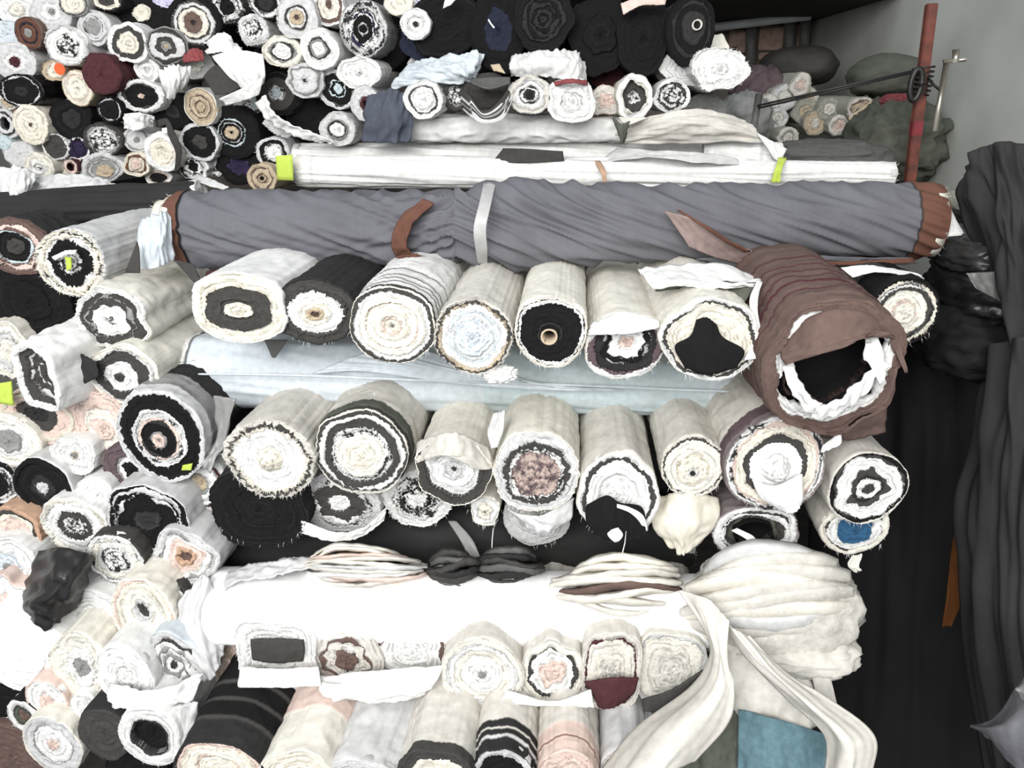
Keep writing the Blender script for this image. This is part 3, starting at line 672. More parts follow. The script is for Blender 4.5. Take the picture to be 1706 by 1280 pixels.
S('wrapping_band', 'red cloth trim over the boxy white roll', 'cloth', [[(922, 136, 2.03), (950, 131, 2.0), (978, 134, 2.03)], [(924, 142, 2.02), (950, 137, 1.99), (980, 140, 2.02)]], 'R', 20, 6, .003)
S('loose_cloth', 'white drape hanging from the open tube towards the green triangle', 'cloth', [[(1030, 195, 2.02), (1080, 195, 2.0)], [(1038, 205, 2.01), (1048, 207, 2.0)]], 'q', 14, 8, .003)
hroll('fabric_roll', 'short quilted white roll lying under the middle row of ends', 684, 213, 1036, 216, 24, 24, 2.17, 'w', fs=(16, 1.5), shear=.2, folds=.006, nl=110)
S('loose_cloth', 'slate blue drape hanging left of the short white roll', 'cloth', [[(612, 160, 2.12), (650, 148, 2.08), (684, 158, 2.1)], [(606, 200, 2.1), (650, 200, 2.04), (688, 205, 2.07)], [(602, 236, 2.1), (648, 238, 2.06), (684, 236, 2.08)]], 'J', 30, 30, .016, (2, 7), shear=.3)

S('loose_cloth', 'long light grey drape hanging over the right end of the white rolls', 'cloth', [[(1048, 205, 2.1), (1120, 186, 2.02), (1190, 186, 2.05), (1240, 200, 2.1)], [(1044, 225, 2.07), (1130, 208, 2.0), (1210, 210, 2.02), (1270, 225, 2.08)], [(1040, 240, 2.08), (1140, 240, 2.04), (1240, 236, 2.05), (1290, 240, 2.08)]], 'q', 70, 30, .008, (7, 5), shear=.2)
S('loose_cloth', 'white cloth point hanging right of the light grey drape', 'cloth', [[(1262, 222, 2.05), (1312, 248, 2.05)], [(1290, 262, 2.03), (1298, 270, 2.03)]], 'w', 16, 14, .004)
S('loose_cloth', 'green grey triangle of cloth hanging below the pale open tube', 'cloth', [[(1018, 192, 2.0), (1034, 206, 1.99), (1050, 202, 2.0)], [(1034, 236, 2.0), (1036, 238, 1.99), (1039, 236, 2.0)]], 'S', 14, 14, .002)
hroll('fabric_roll', 'long white roll with plain ends lying behind the white strapped roll', 494, 262, 1300, 258, 23, 22, 2.22, 'w', fs=(5, 2), shear=2, folds=.007, nl=150, stripes=((0, .006, 'q', 0),))
hroll('fabric_roll', 'longest white roll tied with a yellow ribbon and a rust strap', 497, 285, 1486, 292, 27, 22, 2.06, 'w', fs=(4.5, 2.4), shear=2.4, folds=.006, nl=190, stripes=((0, .012, 'i', 0), (.03, .036, 'l', 0)), bands='i.5 w1')
hroll('fabric_roll', 'short white roll stub at the right under the light grey drape', 1170, 257, 1292, 259, 20, 20, 2.1, 'w', nl=60, stripes=((.75, .8, 'l', 0),))
S('loose_cloth', 'dark grey flat cloth wedge with plastic film on the long white rolls', 'cloth', [[(838, 247, 2.05), (880, 248, 2.03), (938, 252, 2.03)], [(820, 271, 2.04), (880, 271, 2.02), (940, 268, 2.03)]], 'd', 30, 14, .002)
S('loose_cloth', 'pale cloth layer folded along the top of the strapped white roll', 'cloth', [[(1028, 246, 2.08), (1100, 250, 2.02), (1200, 258, 2.04), (1240, 270, 2.06)], [(990, 274, 2.06), (1080, 262, 2.0), (1160, 270, 2.0), (1230, 274, 2.04)]], 'l', 40, 14, .005, (2, 8))
S('ribbon', 'yellow ribbon tied around the longest white roll', 'ribbon', [[(1297, 262, 2.03), (1311, 263, 2.03)], [(1292, 280, 1.985), (1303, 280, 1.985)], [(1285, 304, 1.98), (1300, 304, 1.98)]], 'y', 8, 16, .002)
S('strap', 'rust coloured strap around the longest white roll', 'strap', [[(991, 268, 2.04), (1000, 268, 2.04)], [(1000, 285, 1.98), (1009, 285, 1.98)], [(1005, 304, 1.98), (1011, 304, 1.98)]], 'o', 6, 16, .001)

# ------------------------------------------------------------------ the long grey roll
gr = hroll('fabric_roll', 'long slate grey fabric roll with brown ends lying across the whole pile', 296, 383, 1556, 367, 60, 62, 1.76, 'B',
      stripes=((0, .022, 'r', .0), (.022, .028, 'k', .002), (.028, .036, 'B', .001), (.966, 1, 'r', 0.0), (.963, .966, 'D', 0)),
      bands='i.5 n.8 i1', folds=.0115, fs=(15, .8), shear=2.6, profile=[(0, .98), (.1, 1.02), (.33, 1.03), (.40, .98), (.46, 1.13), (.6, 1.06), (.75, .98), (1, 1.)], nl=420, N=120, finish='smooth', gather=((.39, .09, 2.2), (.52, .12, 1.5), (.8, .1, .7), (.12, .12, .25)))
hroll('fabric_roll', 'pale frayed roll end sticking out left of the long grey roll', 276, 384, 420, 384, 50, 52, 1.78, 'i', bands='c.5 c1', nl=40, folds=.004)
Yg = 1.655
S('collar_fold', 'brown fabric fold twisted round the grey roll', None, [[(706, 330, Yg + .03), (664, 366, Yg), (652, 410, Yg), (668, 432, Yg + .02), (705, 440, Yg + .02)], [(722, 338, Yg + .02), (690, 368, Yg - .02), (676, 405, Yg - .02), (688, 424, Yg), (708, 426, Yg + .01)]], 'r', 50, 12, .005, (2, 9), parent=gr)
S('collar_fold', 'small brown knot of fabric hanging under the grey roll', None, [[(658, 428, Yg), (690, 424, Yg - .03), (712, 428, Yg)], [(680, 444, Yg), (700, 444, Yg - .02), (712, 446, Yg)]], 'r', 24, 10, .006, parent=gr)
S('tape_band', 'clear shiny tape around the grey roll', None, [[(806, 304, Yg + .1), (826, 304, Yg + .1)], [(798, 340, Yg - .005), (818, 340, Yg - .005)], [(789, 380, Yg - .035), (810, 380, Yg - .035)], [(792, 415, Yg), (812, 415, Yg)], [(796, 440, Yg + .05), (812, 440, Yg + .05)]], 'w', 10, 40, .001, (6, 4), 'film', .001, parent=gr)
S('lapped_flap', 'grey fabric flap with a rust edge on the right of the grey roll', None, [[(1106, 352, Yg - .008), (1150, 365, Yg - .03), (1200, 395, Yg - .022), (1252, 420, Yg - .0)], [(1150, 410, Yg - .02), (1180, 425, Yg - .0), (1215, 436, Yg + .02), (1262, 444, Yg + .04)]], 'f', 34, 16, .003, parent=gr)
S('rust_edge', 'rust coloured edge of the flap', None, [[(1128, 350, Yg - .015), (1168, 376, Yg - .038), (1206, 402, Yg - .028), (1240, 420, Yg - .01)], [(1134, 350, Yg - .016), (1176, 376, Yg - .04), (1214, 402, Yg - .03), (1250, 420, Yg - .012)]], 'r', 24, 5, .001, parent=gr)
S('lapped_flap', None, None, [[(1160, 432, Yg + .02), (1300, 424, Yg + .02), (1420, 430, Yg + .03), (1520, 430, Yg + .05)], [(1240, 448, Yg + .04), (1330, 440, Yg + .03), (1440, 442, Yg + .04), (1530, 440, Yg + .06)]], 'B', 40, 10, .003, parent=gr)
S('rust_edge', 'rust coloured lower hem', None, [[(1290, 430, Yg), (1400, 436, Yg), (1520, 430, Yg + .03)], [(1290, 433, Yg), (1400, 442, Yg), (1526, 438, Yg + .03)]], 'r', 24, 5, .001, parent=gr)
hroll('fabric_roll', 'charcoal roll tapering to the left above the pink rimmed roll end', -60, 372, 335, 326, 42, 27, 1.95, 'D', Y1=1.98, nl=90, folds=.008, fs=(5, 2), finish='smooth')
S('loose_cloth', 'white plastic sheet over the left end of the upper stack', 'cloth', [[(-10, 282, 2.0), (30, 276, 1.98), (62, 292, 2.0)], [(-10, 305, 1.97), (25, 300, 1.94), (55, 308, 1.97)], [(-10, 345, 1.97), (25, 338, 1.94), (50, 326, 1.97)]], 'w', 30, 20, .01, finish='plastic')
S('loose_cloth', 'thin white plastic sheet crumpled along the foot of the upper stack', 'cloth', [[(46, 296, 2.04), (100, 290, 2.0), (150, 292, 2.0), (200, 306, 2.03)], [(48, 326, 2.0), (100, 318, 1.97), (150, 312, 1.97), (205, 312, 2.0)]], 'l', 40, 16, .012, finish='plastic')
S('loose_cloth', 'grey cloth tail with a white border trailing from the charcoal roll', 'cloth', [[(330, 292, 2.02), (352, 298, 2.0), (382, 312, 2.0)], [(325, 300, 2.0), (345, 308, 1.98), (372, 316, 1.99)]], 'l', 20, 8, .004)

# ------------------------------------------------------------------ left column of big roll ends
Lf = [
 (24, 411, 54, 46, 1.66, 'd.3 k.55 t.6 n.66 p.8 n1', 'roll with a black centre in a dusty pink brown rim at the left edge', 'D', dict(wob=.8, L=.14, stripes='n.0+0 D.015+0')),
 (117, 438, 57, 54, 1.60, 's.35 k.66 w.78 c.86 d.90 w.96 c1', 'white roll with a black torn centre and a lime scrap, left of the grey roll', 'l', dict(jag=2, wrinkle=1.4, L=.5)),
 (48, 502, 70, 62, 1.66, 'k.5 k1', 'shaggy black roll at the left edge below the pink rimmed roll', 'k', dict(jag=1.6, wob=1.2, fray=2.5)),
 (187, 534, 60, 52, 1.56, 's.16/10 w.5 d.66 g.68 d.88 w.95 w1', 'white roll with a star shaped dark ring and a wrinkled wrapper', 'i', dict(wob=1.7, wrinkle=1.6, off=(-5, 2))),
 (207, 626, 58, 48, 1.52, 'd.13 w.5 d.84 l.88 i1', 'ivory wrapped roll with a white heart and broad dark ring', 'i', dict(wob=.8, off=(-10, 4))),
 (10, 585, 42, 44, 1.62, 'i.4 l.7 i1', 'frayed off-white roll at the left edge beside the bag', 'i', dict(jag=3, wob=2, fray=2)),
 (64, 697, 66, 42, 1.52, 'D.3 d.55 p.8 c.9 p1', 'pink rimmed roll with a dark half moon centre under the bag', 'p', dict(off=(-4, -8))),
 (172, 716, 46, 56, 1.52, 'p.3 i.6 p1', 'boxy pinkish cream roll right of the pink rimmed roll', 'p', dict(sq=3.4, wob=1.6, jag=2)),
 (268, 727, 70, 76, 1.46, 'g.06 p.15 g.19 k.38 D.42 p.46 w.5 s.56 w.62 k.8 k.93 l1', 'big black roll with a round cream ringed heart and a pink core', 'l', dict(wob=.5, off=(-5, 8), wrinkle=1.4, stripes='l.0+0 g.035+1 D.09+2')),
 (123, 760, 36, 29, 1.48, 'g.14 b.2 w.6 w1', 'small white roll with a beige slit below the boxy pinkish roll', 'w', dict(jag=2, wob=1.6)),
 (16, 735, 48, 42, 1.5, 'g.42 w.7 i1', 'white roll with a grey centre at the left edge below the pink rim', 'i', dict(jag=2)),
 (72, 812, 48, 46, 1.46, 'l.2/-4 D.4 k.85 k1', 'smooth black roll with a pale chip in the middle', 'l', dict(wob=.8)),
 (220, 785, 46, 44, 1.5, 'k.34 w.5 g.56 h.8 h1', 'mauve grey roll with a white horseshoe below the big black roll', 'h', dict(wob=1.3)),
 (331, 806, 50, 48, 1.5, 'b.3/6 g.38 w.72 m.84 w1', 'white roll with a grey hexagon core and dark maroon ring', 'w', dict(wob=.7)),
 (-4, 806, 40, 40, 1.5, 'k.5 s.8 k1', 'black and white flecked roll at the left edge', 'g', {}),
 (158, 824, 28, 26, 1.46, 'w.3 w1', 'knot shaped white cloth roll right of the smooth black roll', 'w', dict(wob=2.5)),
 (125, 877, 54, 44, 1.42, 's.32 d.54 w.9 i1', 'white roll with a mottled core in a dark cup', 'w', dict(jag=2, wob=1.2)),
 (246, 868, 68, 56, 1.42, 'D.3 k.72 w.76 k.82 l.9 k1', 'glossy black roll with white outlines in the left column', 'l', dict(wob=1.2, finish='body')),
 (24, 888, 44, 38, 1.42, 'n.08 p.6 c.8 d.86 o1', 'peach roll with a tan wrapper at the left edge', 'o', dict(wob=1.1)),
 (192, 932, 46, 40, 1.38, 's.5 w.7 i.8 s.88 w1', 'roll with a silver and white crumpled heart below the glossy black roll', 'd', dict(jag=2, wob=1.4)),
 (180, 940, 68, 58, 1.46, 'k1', 'dark roll around the silver hearted roll', 'k', {}),
 (308, 932, 52, 46, 1.40, 'n.22/6 o.3 p.55 w.75 g.82 l1', 'white roll with an orange brown hole right of the silver hearted roll', 'l', dict(wob=1.5, off=(2, -6))),
 (12, 945, 52, 48, 1.38, 'g.1 e.5 w1', 'pale misty white roll at the left edge', 'w', dict(wob=1.5)),
 (240, 1030, 52, 60, 1.32, 'd.2/8 l.3 i.7 c.9 p1', 'large cream roll with a dark notch, right of the brown cored roll', 'i', dict(off=(0, -14), wob=1.1, wrinkle=1.5)),
 (285, 1030, 46, 56, 1.37, 'd.85 w.92 d1', 'dark roll with a white crescent rim behind the large cream roll', 'd', {}),
 (158, 1042, 66, 54, 1.34, 'n.24/5 w.5 w1', 'soft white roll with an oval brown core', 'w', dict(wob=.7, off=(4, -4))),
 (14, 1010, 40, 46, 1.34, 'p.4 w1', 'pinkish white roll at the left edge below the misty white roll', 'p', dict(wob=2)),
 (38, 1088, 78, 62, 1.28, 'W.5 W1', 'large overexposed pure white roll at the lower left', 'W', dict(wob=.9, jag=.4)),
 (136, 1112, 52, 50, 1.26, 'g.28 w.5 i1', 'white fluffy roll with a grey centre at the lower left', 'i', dict(wob=1.8, jag=2)),
 (78, 1168, 32, 32, 1.24, 'p.3 w1', 'small pinkish white ball shaped roll end at the lower left', 'p', dict(wob=.7)),
 (142, 1178, 22, 22, 1.24, 'w1', 'tiny white roll end beside the pinkish ball', 'w', dict(wob=1.)),
 (40, 1192, 26, 24, 1.24, 'n.4 S.55 d.62 w1', 'small roll with a brown green core at the lower left', 'k', dict(wob=1.)),
 (10, 1190, 60, 40, 1.32, 'k1', 'black roll at the left edge near the bottom', 'k', {}),
 (88, 1242, 46, 44, 1.2, 'p.2 w.66 g.7 l1', 'white disc roll with a pink slit at the bottom left', 'i', dict(wob=.6)),
 (208, 1128, 44, 50, 1.24, 'w.3 w1', 'smooth white pillow like roll low in the left column', 'w', dict(wob=.6, jag=.5)),
 (290, 1108, 50, 46, 1.28, 'd.1 w.3 g.38 w.5 g.56 w.7 d.76 l1', 'pale roll with slanting grey folds low in the left column', 'e', dict(wob=1.5)),
 (176, 1222, 42, 40, 1.2, 'd1', 'smooth dark grey roll end near the bottom left', 'D', dict(wob=.4, jag=.3)),
 (250, 1228, 50, 46, 1.18, 'k.6/15 D.62 w1', 'white roll with a big dark oval hole at the bottom left', 'w', dict(wob=.8)),
 (20, 1262, 60, 50, 1.3, 'n1', 'brown roll in the bottom left corner', 'n', {}),
 (230, 1285, 50, 36, 1.26, 'k1', 'black roll under the dark holed white roll', 'k', {}),
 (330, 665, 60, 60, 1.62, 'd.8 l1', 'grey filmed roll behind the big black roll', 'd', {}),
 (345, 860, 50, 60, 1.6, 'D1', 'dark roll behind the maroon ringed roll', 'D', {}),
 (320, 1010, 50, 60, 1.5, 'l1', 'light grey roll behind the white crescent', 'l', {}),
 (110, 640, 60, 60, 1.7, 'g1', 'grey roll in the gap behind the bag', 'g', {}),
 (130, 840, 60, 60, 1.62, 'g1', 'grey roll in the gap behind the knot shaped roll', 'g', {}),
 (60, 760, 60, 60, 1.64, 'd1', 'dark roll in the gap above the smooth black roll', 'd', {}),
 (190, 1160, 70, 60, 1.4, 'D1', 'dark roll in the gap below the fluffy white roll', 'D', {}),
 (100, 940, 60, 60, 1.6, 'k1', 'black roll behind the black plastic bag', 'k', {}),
]
for (x, y, a, b, Y, bd, lb, bo, kw) in Lf:
    kw = dict(kw); kw.setdefault('L', .34)
    roll(x, y, a, b, Y, bd, lb, bo, group='roll ends in the left column', **kw)
S('paper_scrap', 'lime green scrap inside the torn black centre of the white roll', 'scrap', [[(108, 428, 1.575), (118, 430, 1.575)], [(112, 452, 1.575), (118, 448, 1.575)]], 'y', 8, 8, .003)
S('cloth_scrap', 'white twisted scrap lying in the torn black centre', 'scrap', [[(86, 428, 1.58), (108, 418, 1.57), (128, 416, 1.58)], [(90, 434, 1.575), (110, 424, 1.565), (126, 424, 1.575)]], 'w', 16, 8, .005)
S('paper_tag', 'lime green paper tag at the left edge beside the bag', 'tag', [[(-6, 640, 1.48), (18, 636, 1.48)], [(-6, 672, 1.48), (22, 676, 1.48)]], 'y', 8, 8, .002)
S('paper_tag', 'lime green paper peeping out under the big black roll', 'tag', [[(304, 776, 1.44), (320, 773, 1.44)], [(302, 784, 1.44), (318, 784, 1.44)]], 'y', 8, 6, .001)
# white bag with a square mouth
bag = roll(60, 630, 36, 50, 1.44, 'd.3/30 l.34/28 d.6/26 l.64/20 d.88/10 w1', 'white woven fabric bag roll with an open dark angular mouth', 'w', L=.35, sq=3.6, yaw=-8, wob=1.8, grow=.35, wrinkle=2)
S('loose_cloth', 'black scalloped fringe behind the mouth of the white bag', 'cloth', [[(134, 590, 1.5), (160, 605, 1.49)], [(140, 640, 1.49), (162, 628, 1.48)]], 'D', 10, 10, .006)
S('loose_cloth', 'white cloth on top of the wrinkled wrapper at the left end of the grey roll', 'cloth', [[(232, 370, 1.7), (262, 355, 1.68), (284, 352, 1.7)], [(230, 410, 1.66), (262, 400, 1.62), (288, 400, 1.66)], [(234, 450, 1.66), (262, 446, 1.62), (290, 432, 1.66)]], 'e', 30, 30, .008)
S('loose_cloth', 'flat grey triangular patch of cloth on the white wrapper', 'cloth', [[(228, 402, 1.615), (232, 412, 1.615)], [(208, 455, 1.6), (232, 455, 1.6)]], 'd', 8, 8, .001)
S('loose_cloth', 'brown cloth tail under the left end of the grey roll', 'cloth', [[(345, 452, 1.62), (382, 445, 1.6)], [(335, 470, 1.58), (360, 462, 1.57)]], 'm', 12, 8, .003)
S('loose_cloth', 'dark cloth tail pointing down between white wrapper and grey roll', 'cloth', [[(288, 432, 1.62), (322, 440, 1.6)], [(322, 470, 1.58), (335, 475, 1.57)]], 'd', 12, 12, .002)
S('plastic_bag', 'black crumpled plastic bag hanging in the left column', 'bag', [[(62, 918, 1.38), (95, 912, 1.34), (142, 922, 1.34), (156, 930, 1.38)], [(44, 968, 1.36), (85, 965, 1.28), (120, 970, 1.28), (148, 965, 1.34)], [(32, 1018, 1.32), (60, 1010, 1.27), (100, 1015, 1.28), (135, 1000, 1.33)], [(40, 1024, 1.3), (74, 1050, 1.27), (95, 1038, 1.28), (110, 1022, 1.32)]], 'k', 40, 40, .012, (5, 4), 'plastic')
S('loose_cloth', 'grey plastic film stretched down the right side of the left column', 'cloth', [[(355, 660, 1.5), (392, 665, 1.48)], [(360, 730, 1.5), (372, 735, 1.48)], [(330, 770, 1.46), (350, 790, 1.45)]], 'g', 16, 30, .012, (3, 5), 'plastic')
S('loose_cloth', 'light wrinkled wrapper hanging between left column and white roll', 'cloth', [[(310, 985, 1.36), (345, 960, 1.36), (372, 1040, 1.36)], [(285, 1065, 1.3), (325, 1055, 1.3), (375, 1080, 1.32)], [(330, 1140, 1.27), (355, 1130, 1.27), (366, 1110, 1.3)]], 'l', 30, 40, .014, (4, 6), 'plastic')
S('loose_cloth', 'white cloth below the folded pale roll low in the left column', 'cloth', [[(180, 1140, 1.22), (260, 1150, 1.21), (340, 1120, 1.24)], [(185, 1180, 1.2), (250, 1186, 1.19), (320, 1170, 1.22)]], 'w', 30, 16, .012)
S('loose_cloth', 'light ragged cloth hanging right of the dark holed roll', 'cloth', [[(280, 1180, 1.2), (330, 1170, 1.2)], [(290, 1230, 1.19), (322, 1225, 1.19)], [(300, 1262, 1.19), (314, 1255, 1.19)]], 'l', 16, 24, .014)

# ------------------------------------------------------------------ row under the grey roll
hroll('fabric_roll', 'long pale blue roll lying under the row of big ends', 326, 617, 1330, 636, 60, 54, 1.70, 'e', fs=(4, 1.6), shear=1.8, folds=.006, nl=200, N=90,
      stripes=((0, .012, 'w', 0), (.012, .017, 'd', 0), (.5, .85, 't', .0)), bands='w.5 l.7 w1', finish='body')
pb = ROLLS_H = [o for o in COL.objects if o.get('label', '').startswith('long pale blue roll')][0]
Yp = 1.575
S('seam_fold', None, None, [[(330, 622, Yp + .005), (500, 624, Yp), (700, 632, Yp), (1000, 642, Yp), (1290, 655, Yp + .01)], [(330, 625, Yp + .003), (500, 627, Yp - .003), (700, 635, Yp - .003), (1000, 645, Yp - .003), (1290, 658, Yp + .008)]], 'e', 90, 5, .002, thick=.003, parent=pb)
S('lapped_flap', None, None, [[(520, 622, Yp + .01), (600, 590, Yp + .03), (680, 575, Yp + .05)], [(600, 618, Yp), (700, 610, Yp + .01), (900, 640, Yp)], [(760, 640, Yp), (900, 650, Yp), (1040, 652, Yp)]], 'e', 50, 24, .002, thick=.003, parent=pb)
S('dark_lining', 'dark triangular gap in the wrapper', None, [[(440, 566, Yp + .03), (478, 566, Yp + .03)], [(453, 596, Yp + .012), (458, 596, Yp + .012)]], 'G', 8, 8, .001, parent=pb)
S('end_flap', None, None, [[(1225, 600, Yp + .02), (1262, 600, Yp + .02)], [(1258, 652, Yp + .0), (1310, 665, Yp + .02)], [(1270, 676, Yp + .02), (1330, 690, Yp + .04)]], 't', 20, 20, .004, parent=pb)
A = [
 (397, 514, 75, 57, 1.44, 'c.16/-3 c.3 d.4 d.72 c.84 c1', 'cream roll with an oblong dark ring and cream heart', 'w', dict(asp=.55, wob=.45, sq=2.6, off=(0, 4), wrinkle=1.2)),
 (524, 520, 68, 54, 1.45, 'n.12/6 b.22 c.4 w.7 d.8 d1', 'charcoal roll with a fluffy cream oval and brown slit', 'D', dict(asp=.8, jag=2, off=(0, 5), wob=.5)),
 (653, 543, 72, 63, 1.38, 'g.05 c.2 p.24 c.4 i.6 p.64 i.8 w.92 d1', 'large cream wound roll with a thin dark rim and striped wrapper', 'i', dict(wob=.4, stripes='d.005+0 w.022+1 d.036+2 w.040+3 d.054+4 w.058+4 d.074+5 w.078+5 d.094+6 w.098+6 d.13+7 w.134+7')),
 (788, 562, 64, 62, 1.38, 'e.5 w.6 e.7 w.86 b.92 d.96 q1', 'bluish white marbled roll end next to the striped wrapper', 'q', dict(wob=.6, jag=1.6, fray=2)),
 (918, 553, 60, 60, 1.38, 'X.22 k.3 D.36 k.86 w.93 d.96 i1', 'black wound roll with a cream paper core in an ivory wrapper', 'i', dict(wob=.35, off=(-3, 8), core=('b', .24, .0))),
 (1041, 578, 65, 50, 1.39, 'p.2 w.46 k.58 l.6 D.84 h.92 w1', 'roll with a pink white heart on a dark wad under a cream lap', 'i', dict(sq=2.8, off=(2, -10), wob=1.2)),
 (1184, 567, 82, 68, 1.36, 'c.3 c.88 d.93 w1', 'broad cream roll with a black heart shaped patch', 'i', dict(wob=.8)),
 (1506, 521, 58, 56, 1.52, 'i.3 p.34 i.68 d.76 s.86 c.92 k1', 'cream wound roll with a fringed double rim right of the brown roll', 'k', dict(wob=.4, fray=2)),
]
for (x, y, a, b, Y, bd, lb, bo, kw) in A:
    kw = dict(kw); kw.setdefault('L', .55)
    roll(x, y, a, b, Y, bd, lb, bo, group='big roll ends under the grey roll', **kw)
# black heart patch of the broad cream roll
S('black_patch', 'black heart shaped patch of cloth hanging inside the broad cream roll', 'cloth',
  [[(1160, 533, 1.345), (1178, 530, 1.343), (1194, 541, 1.345)], [(1150, 560, 1.342), (1178, 558, 1.338), (1205, 562, 1.342)], [(1124, 578, 1.345), (1178, 580, 1.334), (1240, 584, 1.343)], [(1140, 612, 1.345), (1180, 624, 1.335), (1228, 612, 1.343)]], 'k', 26, 24, .002, jag=.4)
S('loose_cloth', 'cream lap of cloth hanging over the wadded roll', 'cloth', [[(982, 540, 1.40), (1040, 520, 1.36), (1098, 535, 1.39)], [(980, 555, 1.375), (1030, 545, 1.345), (1098, 545, 1.37)], [(978, 558, 1.372), (1040, 557, 1.342), (1092, 548, 1.368)]], 'w', 30, 16, .004)
S('loose_cloth', 'white cloth flap with a green lining over the broad cream roll', 'cloth', [[(1062, 446, 1.56), (1110, 440, 1.54), (1180, 436, 1.53), (1258, 462, 1.55)], [(1078, 468, 1.48), (1130, 466, 1.45), (1200, 472, 1.45), (1268, 470, 1.48)], [(1085, 478, 1.46), (1140, 472, 1.43), (1200, 474, 1.43), (1266, 478, 1.46)]], 'w', 44, 26, .009, (4, 6))
S('loose_cloth', 'dark green lining showing under the white flap', 'cloth', [[(1095, 474, 1.47), (1180, 472, 1.46), (1262, 470, 1.46)], [(1092, 486, 1.48), (1180, 480, 1.49), (1240, 505, 1.44)]], 'S', 24, 12, .003)
S('loose_cloth', 'white torn edge of cloth down the right side of the broad cream roll', 'cloth', [[(1262, 466, 1.44), (1270, 470, 1.44)], [(1250, 500, 1.40), (1262, 505, 1.4)], [(1255, 560, 1.37), (1268, 555, 1.37)], [(1240, 600, 1.35), (1262, 598, 1.35)]], 'w', 8, 40, .006)
blob('loose_cloth', 'small white tuft under the bluish marbled roll', 'cloth', 834, 623, 30, 14, 1.40, 'w', .025, .3, 4, 'edge', folds=.25, sq=2)
# brown roll with an open mouth
br = roll(1386, 612, 116, 112, 1.30, 'X.62 n.70/50 k.74/42 w.86/8 n1', 'large brown roll with a gaping dark mouth lined in torn white cloth', 'n', L=.6, off=(8, 22), wob=1.2, wrinkle=1.3, sq=2.2, tilt=-.18,
          stripes='n.02+2 m.05+3 n.056+4 m.09+6 n.096+7 m.13+8 n.136+9 m.16+10 n.165+11 m.20+12 n.205+13 m.26+14 n.265+15', fray=.6)
for pts, c in ((([(1303, 612, 1.30), (1318, 650, 1.28), (1345, 688, 1.27), (1375, 698, 1.265)], [(1320, 600, 1.30), (1330, 636, 1.27), (1355, 668, 1.255), (1378, 678, 1.25)]), 'w'),
               (([(1350, 700, 1.265), (1390, 694, 1.25), (1430, 670, 1.25), (1468, 615, 1.27)], [(1360, 682, 1.25), (1395, 668, 1.235), (1425, 645, 1.24), (1456, 612, 1.27)]), 'w')):
    S('torn_lining', 'white torn lining', None, [list(pts[0]), list(pts[1])], c, 34, 10, .008, (2, 9), parent=br)
S('torn_lining', 'white torn fringe', None, [[(1444, 562, 1.30), (1460, 556, 1.29)], [(1440, 590, 1.28), (1474, 592, 1.28)], [(1448, 606, 1.27), (1478, 612, 1.27)], [(1464, 640, 1.27), (1474, 636, 1.27)]], 'w', 12, 30, .012, jag=1., parent=br)
S('overhang', 'brown lap hanging over the mouth', None, [[(1300, 560, 1.33), (1370, 520, 1.27), (1440, 520, 1.27), (1492, 560, 1.31)], [(1300, 592, 1.29), (1362, 572, 1.245), (1420, 560, 1.245), (1488, 560, 1.28)], [(1308, 608, 1.28), (1362, 592, 1.24), (1418, 574, 1.24), (1462, 548, 1.27)]], 'n', 40, 20, .007, (5, 6), parent=br)
S('loose_tail', 'thin brown tail of cloth', None, [[(1480, 540, 1.31), (1492, 545, 1.31)], [(1494, 590, 1.29), (1504, 588, 1.29)], [(1508, 622, 1.285), (1513, 620, 1.285)]], 'n', 8, 20, .004, parent=br)
S('loose_cloth', 'brown fabric sheet hanging below the gaping brown roll', 'cloth', [[(1330, 690, 1.40), (1400, 705, 1.38), (1480, 670, 1.4)], [(1330, 712, 1.44), (1400, 735, 1.42), (1475, 720, 1.43)]], 'n', 30, 16, .006)
S('loose_cloth', 'white strip folded over the dark roll right of the brown roll', 'cloth', [[(1400, 446, 1.60), (1450, 442, 1.57), (1530, 455, 1.57)], [(1420, 462, 1.57), (1470, 452, 1.55), (1540, 464, 1.55)]], 'w', 30, 10, .003)
roll(1445, 490, 52, 46, 1.62, 'd1', 'dark grey roll behind the brown roll', 'd', L=.4, fray=.3)
